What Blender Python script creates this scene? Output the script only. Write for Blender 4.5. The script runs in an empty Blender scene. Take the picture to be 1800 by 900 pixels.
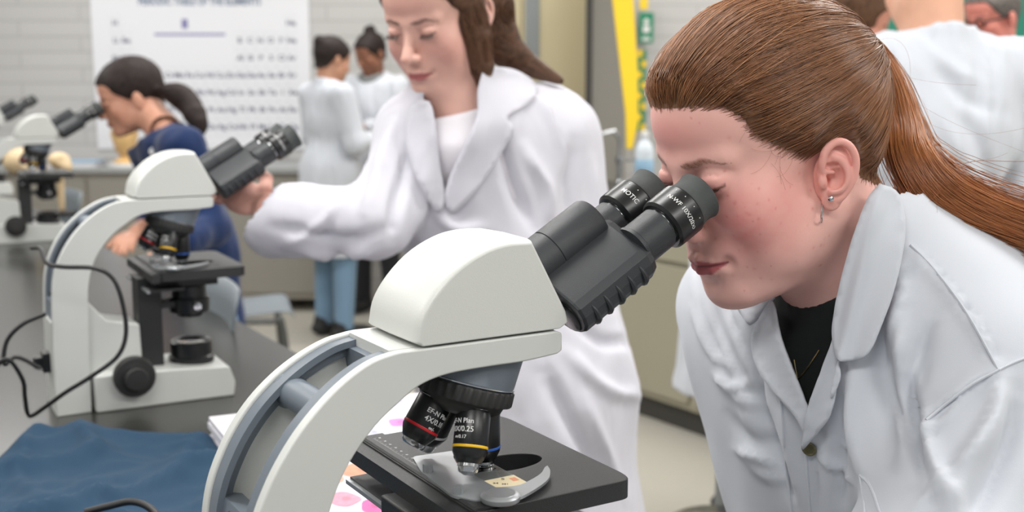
import bpy, bmesh, math, random
import numpy as np
from mathutils import Vector, Matrix
from mathutils.bvhtree import BVHTree
R = math.radians
random.seed(7); RNG = np.random.default_rng(7)

# ------------------------------------------------------------------ camera
FPX = 2050.0; CAMH = 1.437; TH = math.atan((450 - 136) / FPX)
cam_d = bpy.data.cameras.new('camera'); cam = bpy.data.objects.new('camera', cam_d)
bpy.context.scene.collection.objects.link(cam)
cam.location = (0, 0, CAMH); cam.rotation_euler = (math.pi / 2 - TH, 0, 0)
cam_d.sensor_width = 36; cam_d.lens = 36 * FPX / 1800; cam_d.clip_start = 0.02; cam_d.clip_end = 60
cam_d.dof.use_dof = True; cam_d.dof.focus_distance = 0.91; cam_d.dof.aperture_fstop = 6.8
bpy.context.scene.camera = cam
vs = bpy.context.scene.view_settings
vs.view_transform = 'Standard'; vs.look = 'None'; vs.gamma = 1.0; vs.use_curve_mapping = False
vs.exposure = 0.44

# ------------------------------------------------------------------ light: even overcast room light and ceiling fixtures
world = bpy.data.worlds.new('room_light'); bpy.context.scene.world = world
world.use_nodes = True
world.node_tree.nodes['Background'].inputs[0].default_value = (0.94, 0.97, 1.0, 1)
world.node_tree.nodes['Background'].inputs[1].default_value = 0.29
CEIL = 3.0
TROFFERS = [(x, y) for y in (-0.9, 1.5, 3.9, 6.3) for x in (-2.9, -0.6, 1.7, 4.0)]
TROFFER_W = 25.0

def s2l(c):
    c = c / 255.0
    return c / 12.92 if c <= 0.04045 else ((c + 0.055) / 1.055) ** 2.4
def col(r, g, b): return (s2l(r), s2l(g), s2l(b), 1.0)

# ------------------------------------------------------------------ camera rays (to find where things stand)
_F = np.array([0, math.cos(TH), -math.sin(TH)]); _U = np.array([0, math.sin(TH), math.cos(TH)]); _R = np.array([1.0, 0, 0])
_O = np.array([0, 0, CAMH])
def ray(px, py): return (px - 900) / FPX * _R - (py - 450) / FPX * _U + _F
def W(px, py, z): return _O + z * ray(px, py)
def on_z(px, py, h):
    r = ray(px, py); return _O + r * (h - CAMH) / r[2]

# ------------------------------------------------------------------ object helpers
SC = bpy.context.scene.collection
def empty(name, loc, label, cat, group=None, rz=0.0):
    o = bpy.data.objects.new(name, None); SC.objects.link(o); o.empty_display_size = 0.05
    o.location = tuple(loc); o.rotation_euler = (0, 0, rz); o['label'] = label; o['category'] = cat
    if group: o['group'] = group
    return o
def tag(o, label, cat, group=None):
    o['label'] = label; o['category'] = cat
    if group: o['group'] = group
    return o
def mesh_obj(name, verts, faces, mat, parent=None, smooth=True, sub=0):
    me = bpy.data.meshes.new(name)
    me.from_pydata([tuple(map(float, v)) for v in verts] if not isinstance(verts, np.ndarray) else verts.tolist(), [], faces if isinstance(faces, list) else faces.tolist())
    me.update()
    if smooth: me.polygons.foreach_set('use_smooth', [True] * len(me.polygons))
    me.materials.append(mat)
    o = bpy.data.objects.new(name, me); SC.objects.link(o)
    if parent is not None: o.parent = parent
    return o
def auto_bevel(o, w, seg=3, ang=35):
    m = o.modifiers.new('bevel', 'BEVEL'); m.width = w; m.segments = seg; m.limit_method = 'ANGLE'; m.angle_limit = R(ang); m.harden_normals = True
    return o
def struct(o): o['kind'] = 'structure'; return o

class MB:
    """collects shapes into one mesh"""
    def __init__(s): s.v = []; s.f = []
    def add(s, v, f):
        n = len(s.v); s.v += [tuple(map(float, p)) for p in v]; s.f += [[i + n for i in q] for q in f]; return s
    def box(s, lo, hi, M=None):
        x0, y0, z0 = lo; x1, y1, z1 = hi
        v = [(x0,y0,z0),(x1,y0,z0),(x1,y1,z0),(x0,y1,z0),(x0,y0,z1),(x1,y0,z1),(x1,y1,z1),(x0,y1,z1)]
        if M is not None: v = [tuple(M @ Vector(p)) for p in v]
        return s.add(v, [[0,3,2,1],[4,5,6,7],[0,1,5,4],[1,2,6,5],[2,3,7,6],[3,0,4,7]])
    def prism(s, poly, y0, y1, M=None):
        """poly in (x, z), extruded along y"""
        n = len(poly)
        a = sum(poly[i][0] * poly[(i+1) % n][1] - poly[(i+1) % n][0] * poly[i][1] for i in range(n))
        if a < 0: poly = poly[::-1]
        v = [(p[0], y0, p[1]) for p in poly] + [(p[0], y1, p[1]) for p in poly]
        if M is not None: v = [tuple(M @ Vector(p)) for p in v]
        f = [list(range(n)), list(range(2*n-1, n-1, -1))] + [[i, i+n, (i+1) % n + n, (i+1) % n] for i in range(n)]
        return s.add(v, f)
    def strip(s, outer, inner, y0, y1):
        """solid between two matching open curves in (x, z), along y"""
        n = len(outer); v = []
        for c in (outer, inner):
            for y in (y0, y1): v += [(p[0], y, p[1]) for p in c]
        o0, o1, i0, i1 = 0, n, 2*n, 3*n; f = []
        for k in range(n-1):
            f += [[o0+k, o0+k+1, o1+k+1, o1+k], [i0+k, i1+k, i1+k+1, i0+k+1], [o0+k, i0+k, i0+k+1, o0+k+1], [o1+k, o1+k+1, i1+k+1, i1+k]]
        f += [[o0, o1, i1, i0], [o0+n-1, i0+n-1, i1+n-1, o1+n-1]]
        return s.add(v, f)
    def lathe(s, prof, M=None, seg=40, rip=None):
        """prof list of (r, t) along +Z; rip = (count, depth, t0, t1) knurling"""
        v = []; f = []; n = len(prof)
        for (r, t) in prof:
            for k in range(seg):
                a = 2 * math.pi * k / seg; rr = r
                if rip and rip[2] <= t <= rip[3]: rr = r - rip[1] * (0.5 - 0.5 * math.cos(a * rip[0]))
                v.append((rr * math.cos(a), rr * math.sin(a), t))
        for i in range(n-1):
            for k in range(seg):
                k2 = (k+1) % seg
                f.append([i*seg+k, i*seg+k2, (i+1)*seg+k2, (i+1)*seg+k])
        if prof[0][0] > 1e-6: f.append(list(range(seg))[::-1])
        if prof[-1][0] > 1e-6: f.append([(n-1)*seg+k for k in range(seg)])
        if M is not None: v = [tuple(M @ Vector(p)) for p in v]
        return s.add(v, f)
    def tube(s, pts, r, seg=10, cap=True):
        pts = [Vector(p) for p in pts]; n = len(pts); rs = r if isinstance(r, (list, tuple, np.ndarray)) else [r]*n
        v = []; f = []; t0 = (pts[1]-pts[0]).normalized()
        u = t0.orthogonal().normalized()
        for i in range(n):
            t = (pts[min(i+1, n-1)] - pts[max(i-1, 0)]).normalized()
            u = (u - t * u.dot(t)).normalized(); w = t.cross(u)
            for k in range(seg):
                a = 2*math.pi*k/seg; v.append(tuple(pts[i] + (u*math.cos(a) + w*math.sin(a)) * rs[i]))
        for i in range(n-1):
            for k in range(seg):
                k2 = (k+1) % seg; f.append([i*seg+k, i*seg+k2, (i+1)*seg+k2, (i+1)*seg+k])
        if cap: f.append(list(range(seg))[::-1]); f.append([(n-1)*seg+k for k in range(seg)])
        return s.add(v, f)
    def build(s, name, mat, parent=None, smooth=True, bevel=0, seg=3, ang=35):
        o = mesh_obj(name, s.v, s.f, mat, parent, smooth)
        if smooth and not bevel:
            m = o.modifiers.new('edge', 'EDGE_SPLIT'); m.split_angle = R(38); m.use_edge_sharp = False
        if bevel: auto_bevel(o, bevel, seg, ang)
        return o

def axisM(p, d, roll=None):
    """matrix whose Z points along d, origin p; roll = vector the local X should lean to"""
    z = Vector(d).normalized(); x = Vector(roll) if roll is not None else z.orthogonal()
    x = (x - z * x.dot(z)).normalized(); y = z.cross(x)
    M = Matrix((( x[0], y[0], z[0], p[0]), (x[1], y[1], z[1], p[1]), (x[2], y[2], z[2], p[2]), (0,0,0,1)))
    return M
def smooth_curve(pts, n):
    """Catmull-Rom through pts, n samples"""
    P_ = np.array(pts, float); P_ = np.vstack([2*P_[0]-P_[1], P_, 2*P_[-1]-P_[-2]])
    m = len(pts) - 1; out = []
    for t in np.linspace(0, m - 1e-9, n):
        i = int(t); u = t - i; a, b, c, d = P_[i:i+4]
        out.append(0.5*((2*b) + (-a+c)*u + (2*a-5*b+4*c-d)*u*u + (-a+3*b-3*c+d)*u**3))
    return np.array(out)
def children_of(o, pool): return [c for c in pool if c.parent == o]
def copy_tree(o, pool, parent=None):
    c = o.copy(); SC.objects.link(c)
    if parent is not None: c.parent = parent
    for ch in children_of(o, pool): copy_tree(ch, pool, c)
    return c
def text_mesh(txt, size, wrap_r=None, M=None, bold=0.0, depth=0.00012):
    cu = bpy.data.curves.new('lettering', 'FONT'); cu.body = txt; cu.size = size; cu.align_x = 'CENTER'; cu.align_y = 'CENTER'
    cu.extrude = depth; cu.offset = bold; cu.resolution_u = 3
    o = bpy.data.objects.new('lettering', cu); SC.objects.link(o)
    dg = bpy.context.evaluated_depsgraph_get(); me = bpy.data.meshes.new_from_object(o.evaluated_get(dg))
    bpy.data.objects.remove(o)
    v = [tuple(p.co) for p in me.vertices]; f = [list(p.vertices) for p in me.polygons]
    if wrap_r:   # text runs round a cylinder about Z: x -> angle, y -> height
        v = [((wrap_r + z) * math.sin(x / wrap_r), -(wrap_r + z) * math.cos(x / wrap_r), y) for x, y, z in v]
    if M is not None: v = [tuple(M @ Vector(p)) for p in v]
    return v, f

# ------------------------------------------------------------------ materials
def mat(name, c, rough=0.5, metal=0.0, spec=0.5, noise=None, bump=None, sub=0.0, coat=0.0, alpha=1.0, trans=0.0, sheen=0.0, vcol=None, voro=None):
    m = bpy.data.materials.new(name); m.use_nodes = True; nt = m.node_tree; b = nt.nodes['Principled BSDF']
    b.inputs['Base Color'].default_value = c; b.inputs['Roughness'].default_value = rough; b.inputs['Metallic'].default_value = metal
    b.inputs['Specular IOR Level'].default_value = spec
    if coat: b.inputs['Coat Weight'].default_value = coat; b.inputs['Coat Roughness'].default_value = 0.15
    if trans: b.inputs['Transmission Weight'].default_value = trans
    if sheen: b.inputs['Sheen Weight'].default_value = sheen; b.inputs['Sheen Roughness'].default_value = 0.5
    if sub: b.inputs['Subsurface Weight'].default_value = sub; b.inputs['Subsurface Radius'].default_value = (0.012, 0.005, 0.003); b.inputs['Subsurface Scale'].default_value = 0.6
    tc = nt.nodes.new('ShaderNodeTexCoord')
    if noise:      # (scale, amount[, detail])
        n = nt.nodes.new('ShaderNodeTexNoise'); n.inputs['Scale'].default_value = noise[0]; n.inputs['Detail'].default_value = 4
        nt.links.new(tc.outputs['Object'], n.inputs['Vector'])
        mx = nt.nodes.new('ShaderNodeMix'); mx.data_type = 'RGBA'
        lo = tuple(max(0, q*(1-noise[1])) for q in c[:3]) + (1,); hi = tuple(min(1, q*(1+noise[1])) for q in c[:3]) + (1,)
        mx.inputs[6].default_value = lo; mx.inputs[7].default_value = hi
        nt.links.new(n.outputs['Fac'], mx.inputs[0]); nt.links.new(mx.outputs[2], b.inputs['Base Color'])
    if vcol:
        a = nt.nodes.new('ShaderNodeAttribute'); a.attribute_name = vcol
        nt.links.new(a.outputs['Color'], b.inputs['Base Color'])
    if bump:       # (scale, strength, distance)
        n2 = nt.nodes.new('ShaderNodeTexNoise'); n2.inputs['Scale'].default_value = bump[0]; n2.inputs['Detail'].default_value = 3
        nt.links.new(tc.outputs['Object'], n2.inputs['Vector'])
        bp = nt.nodes.new('ShaderNodeBump'); bp.inputs['Strength'].default_value = bump[1]; bp.inputs['Distance'].default_value = bump[2]
        nt.links.new(n2.outputs['Fac'], bp.inputs['Height']); nt.links.new(bp.outputs['Normal'], b.inputs['Normal'])
    return m
M_ = {}
M_['plastic'] = mat('ivory_plastic', col(204, 206, 202), 0.36, bump=(900, 0.14, 0.0006), noise=(6, 0.02))
M_['plastic2'] = mat('pale_arm_paint', col(200, 202, 199), 0.38, bump=(1500, 0.05, 0.0003))
M_['slate'] = mat('slate_plastic', col(104, 113, 123), 0.42, bump=(1200, 0.12, 0.0004))
M_['dark'] = mat('dark_textured_plastic', col(42, 45, 49), 0.42, bump=(1600, 0.35, 0.0006))
M_['black'] = mat('black_enamel', col(24, 25, 27), 0.32)
M_['matte'] = mat('matte_black_metal', col(34, 35, 36), 0.45, bump=(1300, 0.45, 0.0006), noise=(30, 0.12))
M_['knurl'] = mat('knurled_ring_rubber', col(38, 38, 38), 0.5)
M_['rubber'] = mat('worn_eyecup_rubber', col(66, 70, 70), 0.7, noise=(60, 0.35), bump=(120, 0.5, 0.001))
M_['chrome'] = mat('chrome', col(200, 202, 205), 0.15, metal=1.0)
M_['steel'] = mat('brushed_grey_steel', col(160, 163, 166), 0.38, metal=0.6, bump=(300, 0.1, 0.0002))
M_['white_ink'] = mat('white_ink', col(225, 225, 225), 0.6)
M_['red_ink'] = mat('red_band_paint', col(200, 30, 40), 0.4)
M_['yellow_ink'] = mat('yellow_band_paint', col(235, 185, 20), 0.4)
M_['blue_ink'] = mat('blue_band_paint', col(50, 100, 190), 0.4)
M_['glass'] = mat('clear_glass', (1, 1, 1, 1), 0.02, trans=1.0)
M_['lens'] = mat('lens_glass', col(40, 46, 52), 0.05, coat=1.0)
# ------------------------------------------------------------------ the room
M_['wall'] = mat('painted_block', col(186, 185, 183), 0.6)
def brick_wall_mat(name, c, mortar, w, h, axis='XZ'):
    m = bpy.data.materials.new(name); m.use_nodes = True; nt = m.node_tree; b = nt.nodes['Principled BSDF']
    b.inputs['Roughness'].default_value = 0.45
    tc = nt.nodes.new('ShaderNodeTexCoord'); sx = nt.nodes.new('ShaderNodeSeparateXYZ'); cx = nt.nodes.new('ShaderNodeCombineXYZ')
    nt.links.new(tc.outputs['Object'], sx.inputs[0])
    nt.links.new(sx.outputs[0 if axis == 'XZ' else 1], cx.inputs[0]); nt.links.new(sx.outputs[2], cx.inputs[1])
    br = nt.nodes.new('ShaderNodeTexBrick'); br.inputs['Scale'].default_value = 1.0
    br.inputs['Brick Width'].default_value = w; br.inputs['Row Height'].default_value = h; br.inputs['Mortar Size'].default_value = 0.006
    br.inputs['Color1'].default_value = c; br.inputs['Color2'].default_value = tuple(q*1.04 for q in c[:3]) + (1,); br.inputs['Mortar'].default_value = mortar
    nt.links.new(cx.outputs[0], br.inputs['Vector']); nt.links.new(br.outputs['Color'], b.inputs['Base Color'])
    bp = nt.nodes.new('ShaderNodeBump'); bp.inputs['Strength'].default_value = 0.6; bp.inputs['Distance'].default_value = 0.004; bp.invert = True
    nt.links.new(br.outputs['Fac'], bp.inputs['Height']); nt.links.new(bp.outputs['Normal'], b.inputs['Normal'])
    return m
M_['blocks'] = brick_wall_mat('painted_glazed_block', col(184, 183, 182), col(170, 169, 168), 0.8, 0.1)
M_['blocks_side'] = brick_wall_mat('painted_glazed_block_side', col(190, 189, 187), col(150, 149, 148), 0.4, 0.1, 'YZ')
M_['floor'] = mat('speckled_vinyl_floor', col(176, 172, 162), 0.35, noise=(40, 0.06))
M_['ceil'] = mat('ceiling_tile', col(225, 225, 222), 0.8)
M_['bench'] = mat('black_epoxy_resin', col(44, 44, 42), 0.24, noise=(25, 0.06))
M_['beige'] = mat('beige_cabinet_paint', col(158, 153, 134), 0.5)
M_['locker'] = mat('tan_locker_paint', col(186, 174, 140), 0.45)
M_['kick'] = mat('dark_kick_strip', col(62, 60, 56), 0.6)
M_['grey_paint'] = mat('grey_column_paint', col(138, 134, 126), 0.5)
M_['emit'] = mat('lamp_diffuser', col(250, 250, 250), 0.5)
WALLY = 7.7
struct(MB().box((-6, -3.2, -0.05), (7, WALLY, 0)).build('floor', M_['floor'], smooth=False))
struct(MB().box((-6, -3.2, CEIL), (7, WALLY, CEIL+0.05)).build('ceiling', M_['ceil'], smooth=False))
struct(MB().box((-6, WALLY, 0), (7, WALLY+0.2, CEIL)).build('wall_back', M_['blocks'], smooth=False))
struct(MB().box((-6.2, -3.2, 0), (-6, WALLY, CEIL)).build('wall_left', M_['blocks_side'], smooth=False))
struct(MB().box((7, -3.2, 0), (7.2, WALLY, CEIL)).build('wall_right', M_['blocks_side'], smooth=False))
em = M_['emit'].node_tree.nodes['Principled BSDF']; em.inputs['Emission Color'].default_value = (1, 0.99, 0.97, 1); em.inputs['Emission Strength'].default_value = 1.5
lampd = bpy.data.lights.new('ceiling_lamp', 'AREA'); lampd.shape = 'RECTANGLE'; lampd.size = 1.2; lampd.size_y = 0.6; lampd.energy = TROFFER_W; lampd.color = (1.0, 0.985, 0.96)
proto = None
for i, (x, y) in enumerate(TROFFERS):
    L_ = bpy.data.objects.new('ceiling_lamp', lampd); SC.objects.link(L_); L_.location = (x, y, CEIL - 0.05)
    if proto is None:
        proto = empty('ceiling_light', (x, y, CEIL), 'recessed ceiling light panel', 'ceiling light', 'recessed ceiling light panels')
        MB().box((-0.63, -0.33, -0.02), (0.63, -0.30, 0)).box((-0.63, 0.30, -0.02), (0.63, 0.33, 0)).box((-0.63, -0.3, -0.02), (-0.6, 0.3, 0)).box((0.6, -0.3, -0.02), (0.63, 0.3, 0)).build('frame', M_['ceil'], proto, smooth=False)
        MB().box((-0.6, -0.3, -0.01), (0.6, 0.3, -0.004)).build('diffuser', M_['emit'], proto, smooth=False)
        pool_ = [o for o in SC.objects if o.parent == proto]
    else:
        c = copy_tree(proto, pool_); c.location = (x, y, CEIL)

# ---- the long bench the microscopes stand on (runs away to the left)
AZ = R(58.8)
FX = np.array([math.sin(AZ), math.cos(AZ), 0]); LX = np.array([-math.cos(AZ), math.sin(AZ), 0])
BENCH = 0.932
e0 = on_z(468, 590, BENCH)            # a point on the bench's right-hand edge
BRZ = math.atan2(FX[1], FX[0])
bench = empty('lab_bench', (e0[0], e0[1], 0), 'long lab bench with a black worktop carrying the row of microscopes', 'bench', rz=BRZ)
MB().box((-1.5, -2.0, BENCH-0.032), (0, 5.0, BENCH)).build('worktop', M_['bench'], bench, bevel=0.004)
MB().box((-1.42, -1.9, 0.1), (-0.50, 4.9, BENCH-0.032)).build('cabinet_body', M_['beige'], bench, smooth=False)
MB().box((-1.38, -1.88, 0.0), (-0.55, 4.88, 0.1)).build('kick_strip', M_['kick'], bench, smooth=False)
for k in range(9):
    if k in (0, 4, 8): MB().box((-0.06, -1.9+k*0.85, 0.0), (-0.01, -1.85+k*0.85, BENCH-0.032)).build('leg', M_['kick'], bench, smooth=False)
    MB().box((-0.50, -1.85+k*0.745, 0.14), (-0.482, -1.85+k*0.745+0.72, BENCH-0.06)).build('door', M_['beige'], bench, bevel=0.003)
# ---- cabinets across the aisle
c0 = on_z(1215, 765, 0.0)
C2RZ = BRZ + R(4)
cab = empty('base_cabinet_run', (c0[0], c0[1], 0), 'beige base cabinets with dark kick strip across the aisle', 'cabinet', rz=C2RZ)
MB().box((0.0, -2.2, 0.1), (0.6, 1.5, 0.88)).build('cabinet_body', M_['beige'], cab, smooth=False)
MB().box((0.03, -2.2, 0.0), (0.6, 1.5, 0.1)).build('kick_strip', M_['kick'], cab, smooth=False)
MB().box((-0.03, -1.5, 0.88), (0.62, 1.52, 0.915)).build('worktop', M_['bench'], cab, bevel=0.003)
for k in range(5):
    y0 = -2.15 + k*0.72
    MB().box((-0.018, y0, 0.70), (0, y0+0.69, 0.86)).build('drawer', M_['beige'], cab, bevel=0.003)
    d = MB().box((-0.018, y0, 0.13), (0, y0+0.69, 0.68)).build('door', M_['beige'], cab, bevel=0.003)
    MB().lathe([(0.0, 0), (0.012, 0.0), (0.012, 0.006), (0.0, 0.008)], axisM((-0.018, y0+0.6, 0.62), (-1, 0, 0)), seg=14).build('knob', M_['steel'], d)
# ------------------------------------------------------------------ microscope (built in mm, x towards the user, y across, z up from the bench)
ZO = 322.0
class MM(MB):
    def build(s, name, mat_, parent=None, smooth=True, bevel=0, seg=3, ang=35):
        if name in ('arm', 'far_arm_wall', 'arm_web', 'handle_liner', 'rear_panel'):   # the arm spreads towards its foot
            q = lambda x: (lambda t: t*t*(3-2*t))(min(1, max(0, (-x-17)/95)))
            s.v = [(x, y*(1+0.25*q(x)), z) for x, y, z in s.v]
        s.v = [(x*0.001, y*0.001, (z+ZO)*0.001) for x, y, z in s.v]
        return MB.build(s, name, mat_, parent, smooth, bevel*0.001, seg, ang)
TV = Vector((0.862, 0, 0.508)); NV = Vector((-0.508, 0, 0.862)); YV = Vector((0, 1, 0))
def tM(y, n, s=0):      # frame on the eyepiece axis: local z along the tube, local x up
    p = TV*s + NV*n; return axisM((p.x, y, p.z), TV, NV)
def rounded(poly, r, k=5):
    out = []; n = len(poly)
    for i in range(n):
        a, b, c = Vector(poly[i-1]), Vector(poly[i]), Vector(poly[(i+1) % n])
        d1 = min(r, (a-b).length*0.45); d2 = min(r, (c-b).length*0.45)
        p, q = b + (a-b).normalized()*d1, b + (c-b).normalized()*d2
        for j in range(k+1):
            t = j/k; out.append(tuple(p*(1-t)**2 + b*2*t*(1-t) + q*t*t))
    return out
def make_scope(label, group):
    root = empty('microscope', (0, 0, 0), label, 'microscope', group)
    # --- housing over the prism
    arc = [tuple(p) for p in smooth_curve([(0, 3), (4, 20), (15, 36), (32, 51), (52, 61), (70, 65), (90, 65)], 22)]
    poly = arc + [(119, 12), (121, 4), (115, 0), (2, 0)]
    m = MM()
    pr = rounded(poly[:22], 0.1) if False else poly
    # crowned cover: wide at the bottom, a rolled edge at the sides
    n = len(poly); secs = [(-42, 0), (-41, 0.35), (-38.5, 0.75), (-34, 1.0), (0, 1.25), (34, 1.0), (38.5, 0.75), (41, 0.35), (42, 0)]
    cx, cz = 62, 10; v = []
    for y, g in secs:
        for (x, z) in poly:
            d = math.hypot(x-cx, z-cz); k = (1 + 3.4*g/d) if z > 1 else 1
            v.append((cx+(x-cx)*k if z > 1 else x, y, cz+(z-cz)*k if z > 1 else z))
    f = [list(range(n)), list(range(len(secs)*n-1, (len(secs)-1)*n-1, -1))]
    for j in range(len(secs)-1):
        for i in range(n): a = j*n; b = (j+1)*n; f.append([a+i, b+i, b+(i+1) % n, a+(i+1) % n])
    m.add(v, f)
    hs = m.build('prism_housing', M_['plastic'], root, bevel=2.2, seg=3, ang=28)
    # --- arm
    outer = smooth_curve([(-17, -1.6), (-38, -6), (-60, -17), (-80, -32), (-98, -51), (-114, -76), (-126, -107), (-131, -150), (-133, -230), (-133, -322)], 60)
    inner = smooth_curve([(112, -19), (84, -21), (55, -21), (22, -22), (0, -27), (-18, -38), (-38, -53), (-57, -74), (-69, -96), (-76, -120), (-80, -160), (-83, -322)], 60)
    oo = np.vstack([[(117, -3.5), (115.5, -1.8)], [(x, -1.6) for x in np.linspace(112, 0, 12)], outer]); ii_ = np.vstack([[(117, -16.5), (115.5, -18.6)], inner])
    def resample(P_, n):
        d = np.r_[0, np.cumsum(np.hypot(*np.diff(P_, axis=0).T))]; t = np.linspace(0, d[-1], n); return np.c_[np.interp(t, d, P_[:, 0]), np.interp(t, d, P_[:, 1])]
    io = resample(oo, 90); ic = resample(ii_, 90)
    def wall(y0, y1): return MM().strip([tuple(p) for p in io], [tuple(p) for p in ic], y0, y1)
    wall(-42, -33.5).build('arm', M_['plastic2'], root, bevel=1.6, seg=3, ang=60)
    arm = [o for o in SC.objects if o.name.startswith('arm') and o.parent == root][-1]
    wall(33.5, 42).build('far_arm_wall', M_['plastic2'], root, bevel=1.6, seg=3, ang=60).name = 'arm'
    inn2 = inner + np.array([0, 0]); inner_off = []
    for i in range(len(inner)):
        t = inner[min(i+1, 59)] - inner[max(i-1, 0)]; t = t/np.linalg.norm(t); nrm = np.array([t[1], -t[0]])
        inner_off.append(inner[i] + nrm*5.0)
    MM().strip([tuple(p) for p in inner_off], [tuple(p) for p in inner], -33.5, 33.5).box((-20, -33.5, -12), (115, 33.5, -1.6)).build('arm_web', M_['plastic2'], root)
    # slate handle liner behind the two walls
    def off(c, d):
        out = []
        for i in range(len(c)):
            t = c[min(i+1, len(c)-1)] - c[max(i-1, 0)]; t = t/np.linalg.norm(t); out.append(tuple(c[i] + np.array([-t[1], t[0]])*d))
        return out
    o1 = off(outer, 2.2); o2 = off(outer, 15); o4 = off(outer, 24); o3 = off(outer, 7)
    m = MM(); b = 47
    m.strip(o1[:b], o2[:b], 28.5, 33.5); m.strip(o1[:b], o3[:b], 21.5, 28.6)
    m.strip(o1[:b], o2[:b], -33.5, -28.5); m.strip(o1[:b], o3[:b], -28.6, -21.5)
    for (i0, i1, dep) in ((0, 4, o4), (39, 46, o4)):
        m.strip(o3[i0:i1], dep[i0:i1], -33, 33)
    # round grip bar
    gc = outer[18] + (np.array(o4[18]) - outer[18]) * 0.62
    gb = []
    for k in range(25):
        y = -32 + 64*k/24; e = 1 + 0.45*(abs(y)/32)**6
        gb.append((gc[0], y, gc[1]))
    m.tube(gb, [11.5*(1 + 0.18*(abs(p[1])/32)**8) for p in gb], 24)
    m.strip(o1[46:], o3[46:], -33.5, 33.5)
    ln = m.build('handle_liner', M_['slate'], root)
    M1 = axisM((outer[40][0]+10, 14, outer[40][1]-2), (-0.95, 0, 0.3))
    MM().lathe([(0, 2), (3, 2), (3.4, 3.0), (0, 3.2)], M1, 14).build('screw', M_['black'], ln)
    # --- slate cone, turret and objectives
    a = Vector((-0.292, 0, -0.956)).normalized(); tc = Vector((57, 0, -46.5))
    def cone_pt(r, t, k, n=40):
        c_ = tc + a*t; u = Vector((0.956, 0, -0.292)); w = Vector((0, 1, 0)); an = 2*math.pi*k/n
        return tuple(c_ + (u*math.cos(an) + w*math.sin(an))*r)
    v = [(66 + 43*math.cos(2*math.pi*k/40), 33*math.sin(2*math.pi*k/40), -13) for k in range(40)] + [(65 + 41*math.cos(2*math.pi*k/40), 33*math.sin(2*math.pi*k/40), -23) for k in range(40)] + [cone_pt(36.5, -8.5, k) for k in range(40)] + [cone_pt(35, -5.5, k) for k in range(40)]
    f = [[j*40+k, j*40+(k+1) % 40, (j+1)*40+(k+1) % 40, (j+1)*40+k] for j in range(3) for k in range(40)] + [list(range(40)), list(range(159, 119, -1))]
    MM().add(v, f).build('nosepiece_mount', M_['slate'], root)
    Mt = axisM(tc, a, (1, 0, 0))
    nz = MM().lathe([(30, -6), (36.5, -5.6), (38, -4.4), (38.2, 4.5), (37, 6), (33, 6.4), (31, 12), (24, 17), (0, 18)], Mt, 144, rip=(36, 1.5, -5, 5)).build('nosepiece', M_['knurl'], root)
    MM().lathe([(35.5, -6.2), (37.3, -6.8), (37.3, -7.6), (35, -7.8)], Mt, 60).build('trim_ring', M_['chrome'], nz)
    OBJ = [(180, 38, 13.6, 'red_ink', ['EF-N Plan', '4X/0.10', '\u221e/-'], 26, -92), (270, 43, 12.8, 'yellow_ink', ['EF-N Plan', '10X/0.25', '\u221e/0.17'], 30, -18),
           (0, 45, 12.8, 'blue_ink', ['EF-N Plan', '40X/0.65', '\u221e/0.17'], 33, 40), (90, 44, 12.8, 'white_ink', ['EF-N Plan', '100X/1.25', '\u221e/0.17'], 33, 0)]
    for ph, ln_, r, band, txt, bt, turn in OBJ:
        p = R(ph); u = Vector((0.956, 0, -0.292)); w = Vector((0, 1, 0)); dr = u*math.cos(p) + w*math.sin(p)
        d = (a*math.cos(R(17)) + dr*math.sin(R(17))).normalized(); p0 = tc + a*9 + dr*20
        Mo = axisM(p0, d, (0, 1, 0) if abs(d.y) < 0.9 else (1, 0, 0))
        L2 = ln_
        ob = MM().lathe([(r-2.5, 0), (r-2.5, 3), (r-0.5, 3.6), (r, 4.4), (r, L2-9), (r-1.6, L2-5.5), (r-3.8, L2-1.5), (r-4.6, L2-1)], Mo, 40).build('objective', M_['black'], root)
        MM().lathe([(r-1.2, 2.9), (r-0.3, 3.3), (r-0.6, 3.8)], Mo, 40).build('metal_ring', M_['chrome'], ob)
        MM().lathe([(r+0.12, bt-1.0), (r+0.25, bt-0.7), (r+0.25, bt+0.7), (r+0.12, bt+1.0)], Mo, 40).build('colour_band', M_[band], ob)
        if ph == 180: pf = [(r-4.4, L2-2), (r-5, L2+1.2), (r-7, L2+3.0), (3.5, L2+3.4), (2.6, L2+2.4), (0, L2+2.2)]
        else: pf = [(r-4.6, L2-2), (r-4.4, L2+1.0), (r-5.2, L2+1.4), (r-5.2, L2+3.0), (r-5.8, L2+5.0), (3.0, L2+7.2), (2.4, L2+6.6), (0, L2+6.6)]
        MM().lathe(pf, Mo, 32).build('lens_tip', M_['chrome'], ob)
        # white lettering round the barrel, reading downwards from the turret
        m = MM(); fl = Matrix(((-1,0,0,0),(0,1,0,0),(0,0,-1,0),(0,0,0,1)))
        for i, s_ in enumerate(txt):
            tv, tf = text_mesh(s_, (5.0, 5.6, 3.6)[i], r + 0.12, bold=0.05, depth=0.05)
            tp = 4.4 + (8.0, 14.0, 19.5)[i]
            Mx = Mo @ Matrix.Rotation(R(turn), 4, 'Z') @ Matrix.Translation((0, 0, tp)) @ fl
            m.add([tuple(Mx @ Vector(q)) for q in tv], tf)
        m.build('lettering', M_['white_ink'], ob)
    # --- binocular head
    MM().lathe([(0, 92), (30, 92), (31, 100), (29, 106), (22, 107), (0, 107)], tM(0, -38), 48).build('head_flange', M_['dark'], root)
    MM().lathe([(0, 96), (20, 96), (20, 138.6), (19.3, 139), (19.3, 139.8), (20, 140.2), (20, 183), (18.6, 185.5), (0, 185.5)], tM(0, -25.5), 48).build('hinge_barrel', M_['dark'], root)
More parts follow.
